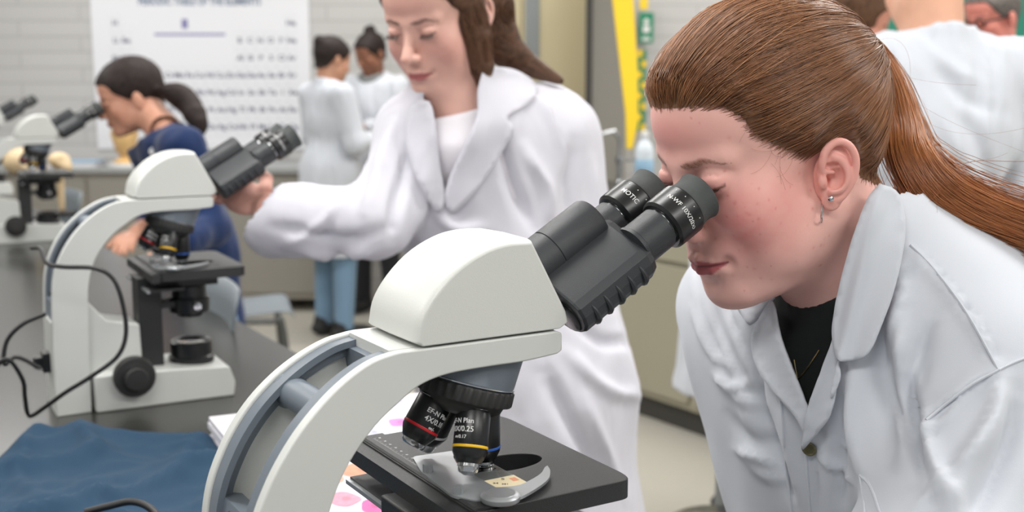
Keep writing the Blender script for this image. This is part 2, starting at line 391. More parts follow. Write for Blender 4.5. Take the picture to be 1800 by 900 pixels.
    sec = [(-11, -25), (-16, -27), (-46, -47), (-50.5, -52), (-51.5, -60), (-49, -68), (-43, -74), (-34, -77), (-22, -77), (-12, -73), (-7, -60), (-8, -38)]
    for sg in (1, -1):
        m = MM()
        def ring(s, k):
            cyy, cnn = -30, -54
            return [tuple((lambda q: (q.x, q.y, q.z))(TV*s + NV*(cnn+(n_-cnn)*k) + YV*(sg*(cyy+(y-cyy)*k)))) for y, n_ in sec]
        rs = [(115, 0.93), (117, 1.0), (187, 1.0), (192, 0.92), (192.5, 0.86)]
        v = []
        for s, k in rs: v += ring(s, k)
        n = len(sec)
        f = [[j*n+i, j*n+(i+1) % n, (j+1)*n+(i+1) % n, (j+1)*n+i] for j in range(len(rs)-1) for i in range(n)] + [list(range(n))[::-1], [(len(rs)-1)*n+i for i in range(n)]]
        m.add(v, f)
        blk = m.build('prism_block', M_['dark'], root, bevel=1.0, seg=2, ang=12)
        # moulded finger ribs along the lower edge
        g = MM()
        for k in range(5):
            s = 127 + k*12.5; pts = []
            for (y, n_) in smooth_curve([(-50.6, -55), (-50.8, -61), (-48.6, -68.2), (-42.8, -73.6), (-35, -76.2)], 16):
                q = TV*(s - 0.12*(n_+60)) + NV*n_ + YV*(sg*y); pts.append(tuple(q))
            g.tube(pts, [0.6+2.2*math.sin(math.pi*i/15) for i in range(16)], 8)
        g.build('finger_grip', M_['dark'], blk)
        for (yy, nn, rr) in ((-30, -62, 13), (-36, -70, 3.5)):
            MM().lathe([(0, 0), (rr, 0), (rr, -0.9), (rr-1, -1.2), (0, -1.2)], tM(sg*yy, nn, 115.2), 32).build('end_cap', M_['black'], blk)
        ty, tn = sg*-30.0, -51.7
        tb = MM().lathe([(0, 185), (18.6, 190), (18.6, 193), (17.6, 194), (17.6, 219), (16, 220.5), (0, 220.5)], tM(ty, tn), 48).build('eyepiece_tube', M_['dark'], root)
        ep = MM().lathe([(0, 217), (15.5, 217), (15.8, 221), (19.5, 221.4), (21.6, 223.5), (21.8, 226), (21.8, 246), (20.6, 247.5), (20, 248)], tM(ty, tn), 56).build('eyepiece', M_['black'], root)
        MM().lathe([(15.4, 219.2), (16.6, 219.6), (16.6, 220.8), (15.4, 221)], tM(ty, tn), 40).build('metal_ring', M_['chrome'], ep)
        MM().lathe([(20.2, 247.2), (20.6, 248), (19.6, 252), (19.0, 256), (19.6, 261), (20.6, 265), (19.6, 266.2), (17.6, 265), (16.4, 259), (13, 256), (0, 255.5)], tM(ty, tn), 56).build('eyecup', M_['rubber'], ep)
        MM().lathe([(0, 256.2), (10, 256.0), (10, 256.0), (11, 255.6)], tM(ty, tn), 30).build('lens', M_['lens'], ep)
        m = MM()
        tx = 'N-WF 10X/20' if sg > 0 else 'MOTIC'
        tv, tf = text_mesh(tx, 5.4 if sg > 0 else 6.0, 21.86, bold=0.03, depth=0.05)
        # reading round the collar, tops of the letters towards the eyecup
        base = tM(ty, tn) @ Matrix.Rotation(R(0), 4, 'Z')
        ang = 58 if sg > 0 else 42
        Mx = tM(ty, tn) @ Matrix.Rotation(R(90 + ang), 4, 'Z') @ Matrix.Translation((0, 0, 235))
        m.add([tuple(Mx @ Vector(q)) for q in tv], tf)
        if sg > 0:   # spectacles sign
            for dx in (-1.6, 1.6):
                pts = [((21.9)*math.sin((dx+18.0+1.3*math.cos(t))/21.9), -21.9*math.cos((dx+18.0+1.3*math.cos(t))/21.9), 235+1.3*math.sin(t)) for t in np.linspace(0, 2*math.pi, 14)]
                m.tube([tuple(tM(ty, tn) @ Matrix.Rotation(R(90+ang), 4, 'Z') @ Vector(q)) for q in pts], 0.2, 5)
        m.build('lettering', M_['white_ink'], ep)
        d = MM()
        for aa in (20, 45, 72, 100):
            Md = tM(ty, tn) @ Matrix.Rotation(R(90+aa), 4, 'Z')
            d.lathe([(0, 0), (0.45, 0), (0.45, 0.3), (0, 0.3)], Md @ Matrix.Translation((0, -21.75, 243)) @ Matrix.Rotation(R(90), 4, 'X'), 8)
        d.build('dioptre_dots', M_['white_ink'], ep)
    # --- stage
    st = []
    out = rounded([(20, -82), (151, -82), (155, -70), (155, 100), (150, 112), (20, 112)], 9, 6)
    # plate with a keyhole: ring of quads between outline and hole
    N = 72; hx, hy = 92, -2
    def hole(an):
        c, s = math.cos(an), math.sin(an); return (hx + 31*c, hy + 17*s)
    def outl(an):
        c, s = math.cos(an), math.sin(an); best = 1e9
        for i in range(len(out)):
            x1, y1 = out[i]; x2, y2 = out[(i+1) % len(out)]
            den = c*(y2-y1) - s*(x2-x1)
            if abs(den) < 1e-9: continue
            t = ((x1-hx)*(y2-y1) - (y1-hy)*(x2-x1))/den; w_ = ((x1-hx)*s - (y1-hy)*c)/den
            if t > 0 and -1e-6 <= w_ <= 1+1e-6: best = min(best, t)
        return (hx+best*c, hy+best*s)
    angs = sorted([2*math.pi*k/N for k in range(N)] + [math.atan2(y-hy, x-hx) % (2*math.pi) for x, y in out])
    NA = len(angs); v = []
    for z in (-110, -125):
        v += [outl(t)+(z,) for t in angs]; v += [hole(t)+(z,) for t in angs]
    f = []
    for k in range(NA):
        k2 = (k+1) % NA
        f += [[k, k2, NA+k2, NA+k][::1], [2*NA+k, 3*NA+k, 3*NA+k2, 2*NA+k2], [k, 2*NA+k, 2*NA+k2, k2], [NA+k, NA+k2, 3*NA+k2, 3*NA+k]]
    stage = MM().add(v, f).build('stage', M_['matte'], root, bevel=0.8, seg=2, ang=50)
    # rear rail with millimetre scale and the carriage below it
    rl = MM().prism([(21, -124), (21, -109.5), (22.5, -108), (40, -108), (41, -109), (41, -124)], -80, 110).build('rail', M_['matte'], stage)
    MM().prism([(9, -126), (9, -113), (20.6, -111.5), (20.6, -126)], -84, 116).build('carriage', M_['matte'], stage)
    MM().prism([(8, -142), (8, -138), (60, -138), (60, -142)], -70, 104).build('guide_plate', M_['matte'], stage)
    MM().prism([(4, -143), (4, -139.5), (8, -139.5), (8, -143)], -70, 104).build('guide_edge', M_['steel'], stage)
    m = MM()
    for k in range(86):
        y = 100 - k*1.0; l_ = 3.0 if k % 10 == 0 else (2.2 if k % 5 == 0 else 1.4)
        m.box((27, y-0.10, -107.95), (27+l_, y+0.10, -107.9))
    for k in range(9):
        tv, tf = text_mesh(str(80-k*10), 2.6, None, bold=0.03, depth=0.03)
        m.add([tuple(Matrix.Translation((32.5, 99-k*10, -107.93)) @ Matrix.Rotation(R(-90), 4, 'Z') @ Vector(q)) for q in tv], tf)
    m.build('scale_marks', M_['white_ink'], rl)
    # slide holder: sprung plate, two knurled screws, curved finger on a pivot disc
    pl = rounded([(33, 40), (69, 36), (60, 24), (54, 7), (53, -40), (54, -60), (44, -72), (28, -68), (19, -50), (23, 5)], 4, 3)
    m = MM(); n = len(pl)
    v = [(x, y, -107.0) for x, y in pl] + [(x, y, -109.0) for x, y in pl]
    m.add(v, [list(range(n))[::-1], [n+i for i in range(n)]] + [[i, i+n, (i+1) % n+n, (i+1) % n] for i in range(n)])
    hd = m.build('slide_holder', M_['steel'], stage, smooth=False)
    for (x, y) in ((27, 2), (24, -50)):
        MM().lathe([(0, -107.5), (3.6, -107.3), (3.9, -106.5), (3.9, -101.5), (3.4, -100.8), (0, -100.6)], axisM((x, y, 0), (0, 0, 1)), 56, rip=(20, 0.7, -107, -101)).build('thumb_screw', M_['steel'], hd)
    o_ = smooth_curve([(52, -58), (66, -62), (80, -57), (94, -49), (104, -39), (107.5, -37)], 18); i_ = smooth_curve([(44, -86), (58, -82), (76, -73), (92, -62), (103, -48), (107.5, -37.5)], 18)
    v = [(p[0], p[1], -105) for p in o_] + [(p[0], p[1], -105) for p in i_] + [(p[0], p[1], -107) for p in o_] + [(p[0], p[1], -107) for p in i_]
    f = []
    for k in range(17): f += [[k, 18+k, 19+k, k+1], [36+k, 37+k, 55+k, 54+k], [k, k+1, 37+k, 36+k], [18+k, 54+k, 55+k, 19+k]]
    f += [[0, 36, 54, 18], [17, 35, 53+0+0, 53] if False else [17, 35, 71, 53]]
    MM().add(v, f).build('spring_finger', M_['steel'], hd, smooth=False)
    MM().lathe([(0, -107.5), (13.5, -107.5), (14, -106.6), (14, -104), (12.5, -102.6), (11, -102.4), (10.6, -102.0), (0, -101.8)], axisM((44, -75, 0), (0, 0, 1)), 40).build('pivot_disc', M_['steel'], hd)
    # --- stage bracket, condenser, lamp
    MM().box((-2, -24, -276), (34, 24, -126)).build('stage_bracket', M_['matte'], root, bevel=2)
    MM().box((20, -40, -142), (120, 50, -125.2)).build('stage_carrier', M_['matte'], root, bevel=2)
    cd = MM().lathe([(0, -196), (20, -196), (24, -190), (31, -188), (32, -176), (32, -166), (27, -164), (27, -146), (19, -140), (0, -128)], axisM((82, 0, 0), (0, 0, 1)), 40).build('condenser', M_['black'], root)
    MM().box((20, -18, -178), (56, 18, -168)).build('condenser_arm', M_['matte'], root, bevel=1.5)
    MM().lathe([(0, 0), (4, 0), (4, 18), (6, 20), (6, 30), (0, 31)], axisM((82, -28, -172), (0, -1, 0)), 16).build('lever', M_['chrome'], cd)
    il = MM().lathe([(35, -273), (36, -262), (33, -259), (33, -238), (30.5, -236), (28, -237), (26, -240), (0, -240)], axisM((82, 0, 0), (0, 0, 1)), 48).build('illuminator', M_['black'], root)
    MM().lathe([(0, -238.8), (18, -239.4), (26, -240.6)], axisM((82, 0, 0), (0, 0, 1)), 30).build('lens', M_['glass'], il)
    # --- foot and column body
    foot = rounded([(-78, -322), (134, -322), (137, -300), (128, -273), (50, -268), (-78, -264)], 4, 3)
    MM().prism(foot, -60, 60).build('foot', M_['plastic2'], root, bevel=5, seg=3, ang=50)
    MM().prism([(-81, -270), (-81, -150), (-52, -186), (-3, -196), (-1, -270)], -33, 33).build('column_body', M_['plastic2'], root, bevel=3, ang=40)
    MM().prism([(-133, -322), (-133, -180), (-127, -180), (-82, -262), (-82, -322)], -33.5, 33.5).build('rear_panel', M_['plastic2'], root)
    for sg in (-1, 1):
        kn = MM().lathe([(0, 0), (12, 0), (12, 6), (30, 7), (31.5, 9), (31.5, 22), (29.5, 24.5), (21, 25), (20.5, 27), (0, 27)], axisM((-22, sg*58, -268), (0, sg, 0)), 96, rip=(40, 0.9, 8, 23)).build('focus_knob', M_['knurl'], root)
        MM().lathe([(0, 25), (17, 26), (17.6, 28), (17.6, 38), (16, 40), (0, 40.5)], axisM((-22, sg*58, -268), (0, sg, 0)), 72, rip=(30, 0.7, 28, 38)).build('fine_focus_knob', M_['knurl'], kn)
    MM().box((-144, -13, -262), (-126, 13, -232)).box((-156, -8, -256), (-142, 8, -238)).build('power_plug', M_['black'], root, bevel=1.5)
    return root

def place_scope(root, px, py, z, az):
    """put the lower rear near corner of the housing at a point of the room"""
    p = W(px, py, z); rz = math.pi/2 - R(az)
    c, s = math.cos(rz), math.sin(rz)
    off_ = np.array([-s*(-0.042), c*(-0.042)])   # local (0,-0.042)
    root.location = (p[0]-off_[0], p[1]-off_[1], BENCH); root.rotation_euler = (0, 0, rz)
GRP = 'microscopes in a row on the long bench'
s1 = make_scope('large foreground white microscope being used by the red-haired student', GRP)
pool = [o for o in SC.objects if o.parent is not None]
place_scope(s1, 739, 610, 0.80, 58.8)
s2 = copy_tree(s1, pool); s2['label'] = 'white microscope held by the brown-haired student in a lab coat'; place_scope(s2, 240, 347, 1.776, 61.5)
s3 = copy_tree(s1, pool); s3['label'] = 'distant white microscope the student in navy looks into'; place_scope(s3, 30, 253, 3.57, 61.0)
s4 = copy_tree(s1, pool); s4['label'] = 'farthest microscope at the left edge, its eyepieces in front of the block wall'; place_scope(s4, -45, 218, 5.0, 58.0)
bpy.context.view_layer.update()
def slocal(s, x, y, z): # mm in a scope's frame -> world
    return s.matrix_world @ Vector((x*0.001, y*0.001, (z+ZO)*0.001))
# ------------------------------------------------------------------ sculpting: signed distance grids turned into meshes
class Grid:
    def __init__(s, lo, hi, h):
        s.h = h; s.lo = np.array(lo, float); n = np.ceil((np.array(hi) - s.lo)/h).astype(int) + 1; s.n = n
        s.ax = [s.lo[i] + h*np.arange(n[i]) for i in range(3)]
        s.d = np.full(n, 0.2, np.float32); s.m = 0.028 if h < 0.0036 else 0.09
        if h < 0.0012: s.m = 0.006
    def _sl(s, lo, hi):
        out = []
        for i in range(3):
            a = int(max(0, math.floor((lo[i]-s.lo[i])/s.h))); b = int(min(s.n[i], math.ceil((hi[i]-s.lo[i])/s.h)+1)); out.append(slice(a, max(a, b)))
        return tuple(out)
    def xyz(s, sl):
        return (s.ax[0][sl[0]][:, None, None].astype(np.float32), s.ax[1][sl[1]][None, :, None].astype(np.float32), s.ax[2][sl[2]][None, None, :].astype(np.float32))
    def _mix(s, sl, v, k, op):
        d = s.d[sl]
        if op == '+':
            if k > 0: h = np.maximum(k - np.abs(d - v), 0)/k; s.d[sl] = np.minimum(d, v) - h*h*k*0.25
            else: s.d[sl] = np.minimum(d, v)
        else:
            v = -v
            if k > 0: h = np.maximum(k - np.abs(d - v), 0)/k; s.d[sl] = np.maximum(d, v) + h*h*k*0.25
            else: s.d[sl] = np.maximum(d, v)
    def cone(s, a, b, ra, rb, k=0.0, op='+'):
        a = np.array(a, float); b = np.array(b, float); R_ = max(ra, rb) + max(2.2*k, s.m) + 3*s.h
        sl = s._sl(np.minimum(a, b)-R_, np.maximum(a, b)+R_)
        if any(q.stop <= q.start for q in sl): return s
        x, y, z = s.xyz(sl); ba = b-a; L = float(ba@ba)
        t = np.clip(((x-a[0])*ba[0] + (y-a[1])*ba[1] + (z-a[2])*ba[2])/max(L, 1e-12), 0, 1)
        v = np.sqrt((x-a[0]-t*ba[0])**2 + (y-a[1]-t*ba[1])**2 + (z-a[2]-t*ba[2])**2) - (ra + (rb-ra)*t)
        s._mix(sl, v, k, op); return s
    def ball(s, c, r, k=0.0, op='+'): return s.cone(c, c, r, r, k, op)
    def ell(s, c, r, k=0.0, op='+', rot=None):
        c = np.array(c, float); r = np.array(r, float) if np.ndim(r) else np.array([r]*3, float)
        R_ = r.max() + max(2.2*k, s.m) + 3*s.h
        ext = np.full(3, R_) if rot is not None else r + max(2.2*k, s.m) + 3*s.h
        sl = s._sl(c-ext, c+ext)
        if any(q.stop <= q.start for q in sl): return s
        x, y, z = s.xyz(sl); x = x-c[0]; y = y-c[1]; z = z-c[2]
        if rot is not None:
            m = np.array(rot, float)   # rows = local axes
            x, y, z = (m[0,0]*x+m[0,1]*y+m[0,2]*z, m[1,0]*x+m[1,1]*y+m[1,2]*z, m[2,0]*x+m[2,1]*y+m[2,2]*z)
        k0 = np.sqrt((x/r[0])**2 + (y/r[1])**2 + (z/r[2])**2); k1 = np.sqrt((x/r[0]**2)**2 + (y/r[1]**2)**2 + (z/r[2]**2)**2)
        v = k0*(k0-1)/np.maximum(k1, 1e-6)
        s._mix(sl, v, k, op); return s
    def path(s, pts, rs, k=0.0, op='+'):
        for i in range(len(pts)-1): s.cone(pts[i], pts[i+1], rs[i], rs[i+1], k, op)
        return s
    def half(s, p, n, op='-', k=0.0):
        """cut everything on the side n points to"""
        n = np.array(n, float); n /= np.linalg.norm(n); x, y, z = s.xyz((slice(None),)*3)
        v = -((x-p[0])*n[0] + (y-p[1])*n[1] + (z-p[2])*n[2]); s._mix((slice(None),)*3, v, k, op); return s
    def warp(s, fn):
        x, y, z = s.xyz((slice(None),)*3); s.d = s.d + fn(x, y, z).astype(np.float32); return s
    def mesh(s):
        d = s.d; h = s.h; neg = d < 0
        nx, ny, nz = d.shape
        c = np.zeros((nx-1, ny-1, nz-1), np.int8)
        for i in (0, 1):
            for j in (0, 1):
                for k in (0, 1): c += neg[i:nx-1+i, j:ny-1+j, k:nz-1+k]
        act = (c > 0) & (c < 8); idx = np.argwhere(act); m = len(idx)
        num = np.full(act.shape, -1, np.int32); num[act] = np.arange(m)
        corner = np.array([(i, j, k) for i in (0, 1) for j in (0, 1) for k in (0, 1)])
        vals = np.stack([d[idx[:, 0]+a, idx[:, 1]+b, idx[:, 2]+c_] for a, b, c_ in corner], 1)
        acc = np.zeros((m, 3)); cnt = np.zeros(m)
        for a in range(8):
            for b in range(a+1, 8):
                if np.abs(corner[a]-corner[b]).sum() != 1: continue
                va, vb = vals[:, a], vals[:, b]; cr = (va < 0) != (vb < 0)
                t = np.where(cr, va/np.where(cr, va-vb, 1), 0)
                acc += np.where(cr[:, None], corner[a] + t[:, None]*(corner[b]-corner[a]), 0); cnt += cr
        V = s.lo + (idx + acc/cnt[:, None])*h
        F = []
        for ax in range(3):
            sl0 = [slice(1, -1)]*3; sl1 = [slice(1, -1)]*3
            sl0[ax] = slice(0, -1); sl1[ax] = slice(1, None)
            A = neg[tuple(sl0)]; B = neg[tuple(sl1)]; e = np.argwhere(A != B); sgn = A[A != B]
            e = e + np.array([0 if q == ax else 1 for q in range(3)])
            u, w = [(1, 2), (2, 0), (0, 1)][ax]
            du = np.zeros(3, int); du[u] = 1; dw = np.zeros(3, int); dw[w] = 1
            q = [num[tuple((e - o).T)] for o in (du+dw, dw, 0*du, du)]
            Q = np.stack(q, 1); Q = np.where(sgn[:, None], Q, Q[:, ::-1]); F.append(Q)
        F = np.concatenate(F); F = F[(F >= 0).all(1)]
        return V, F
def sdf_obj(name, V, F, mat_, parent=None, colf=None, M=None, smooth_it=0):
    me = bpy.data.meshes.new(name); me.vertices.add(len(V)); me.vertices.foreach_set('co', np.asarray(V, np.float32).ravel())
    k = F.shape[1]
    me.loops.add(F.size); me.loops.foreach_set('vertex_index', F.ravel().astype(np.int32))
    me.polygons.add(len(F)); me.polygons.foreach_set('loop_start', np.arange(0, F.size, k, dtype=np.int32)); me.polygons.foreach_set('loop_total', np.full(len(F), k, np.int32))
    me.update(calc_edges=True); me.validate()
    me.polygons.foreach_set('use_smooth', np.ones(len(me.polygons), bool)); me.materials.append(mat_)
    if colf is not None:
        c = colf(np.asarray(V)); a = me.color_attributes.new('paint', 'FLOAT_COLOR', 'POINT'); a.data.foreach_set('color', np.c_[c, np.ones(len(c))].astype(np.float32).ravel())
    o = bpy.data.objects.new(name, me); SC.objects.link(o)
    if parent is not None: o.parent = parent
    if M is not None: o.matrix_local = M
    if smooth_it:
        md = o.modifiers.new('soften', 'SMOOTH'); md.iterations = smooth_it; md.factor = 0.5
    return o
def joinVF(parts):
    Vs, Fs, n = [], [], 0
    for V, F in parts: Vs.append(np.asarray(V)); Fs.append(np.asarray(F)+n); n += len(V)
    return np.concatenate(Vs), np.concatenate(Fs)
def lin(*c): return np.array([s2l(q) for q in c])
def snoise(P_, f, seed=0, octv=3):
    """cheap smooth value noise on points (n, 3), about -1..1"""
    r = np.random.default_rng(seed); out = np.zeros(len(P_)); amp = 1.0; tot = 0
    for o in range(octv):
        for _ in range(5):
            d = r.normal(size=3); d /= np.linalg.norm(d); ph = r.uniform(0, 6.28)
            out += amp*np.sin((P_@d)*f*(1+0.35*r.uniform(-1, 1))*2*math.pi + ph + 1.3*np.sin((P_@np.roll(d, 1))*f*3.1+ph*2))
            tot += amp*0.6
        f *= 2.1; amp *= 0.5
    return out/tot
def frame(origin, fwd, up):
    """x = the person's left, y = forward, z = up"""
    f = np.array(fwd, float); f /= np.linalg.norm(f); u = np.array(up, float); u = u - f*(u@f); u /= np.linalg.norm(u); l = np.cross(u, f)
    return Matrix(((-l[0], f[0], u[0], origin[0]), (-l[1], f[1], u[1], origin[1]), (-l[2], f[2], u[2], origin[2]), (0, 0, 0, 1)))
# note: local x is the person's RIGHT here (x = f cross u), so that the frame is right handed

def mm(*a): return tuple(q*0.001 for q in a)
def head_sdf(g, full=1.0, chin=1.0):
    """female head, origin between the ears at eye level, y forward, z up"""
    def E(c, r, k=0, op='+', rot=None): g.ell(mm(*c), mm(*r), k*0.001, op, rot)
    def C(a, b, ra, rb, k=0, op='+'): g.cone(mm(*a), mm(*b), ra*0.001, rb*0.001, k*0.001, op)
    ca_, sa_ = math.cos(R(12)), math.sin(R(12)); E((0, -17, 33), (73, 97, 77), 0, '+', [[1, 0, 0], [0, ca_, sa_], [0, -sa_, ca_]])
    E((0, 36, 38), (61, 50, 48), 24)
    E((0, 36, -26), (57, 50, 60), 24)
    for s in (-1, 1):
        C((s*50, -4, -56), (s*16, 66, -95), 14*full, 14, 24)
        E((s*38, 54, -30), (24*full, 24, 28), 18)
        E((s*44, 26, -56), (17*full, 34, 26), 20)
    E((0, 30, -72), (48*full, 46, 34), 20)
    E((0, 73, -96), (17, 16, 15), 16)
    E((0, 40, -96), (34*full, 34, 16*full), 14)
    for s in (-1, 1):
        C((s*9, 82, 15), (s*42, 68, 17), 7, 7, 12)
        E((s*31, 94, -1), (17, 13, 12), 12, '-')
        E((s*31, 72, -1), (15, 14.5, 12.8), 4)
        C((s*24, 86.5, -5), (s*40, 82.5, -5.5), 0.7, 0.7, 1.6, '-')
        C((s*22, 85, 6.5), (s*42, 79, 6), 0.6, 0.6, 2.5, '-')
    C((0, 82, 6), (0, 103, -32), 7, 8, 12)
    C((0, 100, -28), (0, 107, -36), 8, 8.6, 6)
    for s in (-1, 1):
        E((s*11, 97, -38), (6.5, 9, 6.5), 5)
        E((s*6, 101, -45.5), (3.2, 4.5, 3.2), 2, '-')
    E((0, 74, -62), (28, 19, 22), 16)
    for s in (-1, 1):
        g.path([mm(s*23, 79, -67), mm(s*13, 88.5, -64), mm(s*4, 93, -62), mm(0, 92.5, -63.2)], [0.0022, 0.0042, 0.0045, 0.0042], 0.003)
        g.path([mm(s*22, 79, -68.5), mm(s*11, 88, -71.5), mm(0, 91, -72.5)], [0.0025, 0.005, 0.0058], 0.003)
        g.path([mm(s*25, 82, -67.6), mm(s*13, 93.5, -67), mm(0, 98, -67.2)], [0.0010, 0.0012, 0.0012], 0.002, '-')
        E((s*27, 84, -67), (4, 5, 5), 6, '-')
    E((0, 93, -83), (15, 5, 5), 8, '-')
def ear_VF(M, h=0.0009):
    """M maps ear coordinates (u back, v up, w out; mm) to head metres"""
    g = Grid((-0.022, -0.040, -0.016), (0.028, 0.038, 0.018), h)
    def P3(u, v, w): return mm(u, v, w)
    g.ell(P3(1, 2, -1.0), mm(17, 28, 5.6), 0)
    g.ell(P3(-3, -24, -1), mm(9.5, 10, 4.4), 0.004)
    g.ell(P3(-5, -4, -9), mm(11, 22, 9), 0.006)
    hel = [(-12, 2, 1), (-13.5, 12, 4), (-10, 23, 5), (0, 29.5, 6), (10, 26, 7), (16, 16, 7.5), (17, 4, 6.5), (14, -8, 5), (8, -18, 3), (2, -24, 1.5)]
    hel = smooth_curve([mm(*q) for q in hel], 28); g.path(list(hel), [0.0031]*20 + list(np.linspace(0.0031, 0.0028, 8)), 0.0022)
    ant = smooth_curve([mm(*q) for q in [(-2, 16, 2), (5, 12, 4), (9, 3, 5.5), (8, -6, 5.5), (3, -13, 4.5), (-5, -15.5, 4)]], 18); g.path(list(ant), [0.0030]*18, 0.003)
    g.ell(P3(-2.5, -3, 5), mm(9, 10.5, 8.5), 0.0025, '-')
    g.ell(P3(-5, 7.5, 3.5), mm(7, 3.6, 4.5), 0.002, '-')
    g.ell(P3(-6, -6, 0), mm(4, 5, 8), 0.002, '-')
    g.cone(P3(-12, 3, 2.5), P3(-2, 1.5, 0.5), 0.0024, 0.0018, 0.002)
    g.ell(P3(-13, -6, 2.5), mm(4.2, 6.5, 3.6), 0.003)
    V, F = g.mesh(); V = np.array([tuple(M @ Vector(p)) for p in V]); return V, F
def skin_mat(name, base):
    m = mat(name, base, 0.5, sub=0.12, vcol='paint', bump=(420, 0.12, 0.0008)); m.node_tree.nodes['Principled BSDF'].inputs['Specular IOR Level'].default_value = 0.4
    return m
def face_paint(V, skin, blush, lip, brow, freck=0, rosy=1.0, ears=None):
    c = np.tile(skin, (len(V), 1)); x, y, z = V[:, 0]*1e3, V[:, 1]*1e3, V[:, 2]*1e3; ax = np.abs(x)
    def mixc(c, t, col_): t = np.clip(t, 0, 1)[:, None]; return c*(1-t) + col_*t
    n = snoise(V, 22, 3); front = np.clip((y-10)/30, 0, 1)
    c = c*(1+0.05*n[:, None])
    bl = np.exp(-(((ax-46)/26)**2 + ((z+36)/30)**2))*front; c = mixc(c, rosy*(0.55*bl + 0.16*snoise(V, 55, 5)*bl), blush)
    c = mixc(c, rosy*0.35*np.exp(-((ax/9)**2 + ((z+36)/9)**2))*(y > 95), blush)
    c = mixc(c, rosy*0.35*np.exp(-((ax/40)**2 + ((z-42)/18)**2))*front, blush)
    # lips
    up = ((ax/24)**2 + ((z+66.5 - 4.2*np.clip(1-ax/24, 0, 1) + 1.2*np.exp(-(ax/3)**2))/ (0.01+5.2*np.clip(1-(ax/24)**2, 0, 1)+0.3))**2*0)  # outline below
    topz = -61.2 - 4.9*(ax/23)**1.6 - 1.3*np.exp(-(ax/2.5)**2); botz = -77.6 + 9.0*(ax/22)**2
    inl = np.clip((topz-z)/1.2+0.5, 0, 1)*np.clip((z-botz)/1.2+0.5, 0, 1)*(ax < 24)*(y > 74)
    c = mixc(c, inl*0.88, lip)
    sl = np.exp(-((z+67.4)/0.9)**2)*(ax < 23)*(y > 72); c = mixc(c, sl*0.75, lip*0.25)
    # brows and lash lines
    bz = 15.5 + 3.0*np.exp(-((ax-33)/9)**2) - 0.06*np.maximum(ax-36, 0)**1.35
    bw = 3.4*np.clip((ax-9)/6, 0, 1)*np.clip((50-ax)/22, 0.15, 1); b = np.exp(-((z-bz)/np.maximum(bw, 0.3))**4)*(ax > 9)*(ax < 50)*front
    c = mixc(c, b*(0.75+0.3*snoise(V*np.array([1, 1, 2.2]), 260, 9)), brow)
    lz = -5.2 - 0.012*(ax-31)**2*(-1) ; l = np.exp(-((z-(-5.4+0.016*(ax-31)**2))/1.25)**2)*(ax > 19)*(ax < 45)*(y > 68); c = mixc(c, l*0.9, brow*0.35)
    sh = np.exp(-(((ax-31)/14)**2 + ((z+1)/8)**2))*front; c = mixc(c, 0.18*sh, blush*0.75)
    if freck:
        r = np.random.default_rng(11)
        ok = np.where((x < -12) & (y > 5) & (z > -95) & (z < 62))[0]
        for _ in range(freck):
            q = V[ok[r.integers(0, len(ok))]]; rr = r.uniform(0.0006, 0.0015); st = r.uniform(0.15, 0.5)
            d2 = ((V-q)**2).sum(1); c = mixc(c, st*np.exp(-d2/rr**2), blush*np.array([0.72, 0.5, 0.5]))
    return c
# ------------------------------------------------------------------ cloth and hair tools
from mathutils.geometry import delaunay_2d_cdt
def projpx(V):
    V = np.asarray(V, float); d = V - _O; z = d@_F; return np.c_[900 + FPX*(d@_R)/z, 450 - FPX*(d@_U)/z, z]
def vnormals(V, F):
    n = np.zeros_like(V); q = V[F]; fn = np.cross(q[:, 2]-q[:, 0], q[:, 3 if F.shape[1] == 4 else 1]-q[:, 1])
    if F.shape[1] == 3: fn = np.cross(q[:, 1]-q[:, 0], q[:, 2]-q[:, 0])
    for i in range(F.shape[1]): np.add.at(n, F[:, i], fn)
    return n/np.maximum(np.linalg.norm(n, axis=1), 1e-12)[:, None]
def in_poly(pts, poly):
    x, y = pts[:, 0], pts[:, 1]; r = np.zeros(len(pts), bool); j = len(poly)-1
    for i in range(len(poly)):
        xi, yi = poly[i]; xj, yj = poly[j]
        c = ((yi > y) != (yj > y)) & (x < (xj-xi)*(y-yi)/((yj-yi) if yj != yi else 1e-9) + xi); r ^= c; j = i
    return r
def seg_dist(p, pts):
    """distance of points p to a polyline, with signed side and arc parameter"""
    best = np.full(len(p), 1e9); side = np.zeros(len(p)); par = np.zeros(len(p)); n = len(pts)-1
    for i in range(n):
        a = np.array(pts[i]); b = np.array(pts[i+1]); ba = b-a; t = np.clip(((p-a)@ba)/(ba@ba), 0, 1); q = p-a-t[:, None]*ba; d = np.hypot(q[:, 0], q[:, 1])
        m = d < best; best = np.where(m, d, best); s = ba[0]*(p[:, 1]-a[1]) - ba[1]*(p[:, 0]-a[0]); side = np.where(m, np.sign(s), side); par = np.where(m, (i+t)/n, par)
    return best, side, par
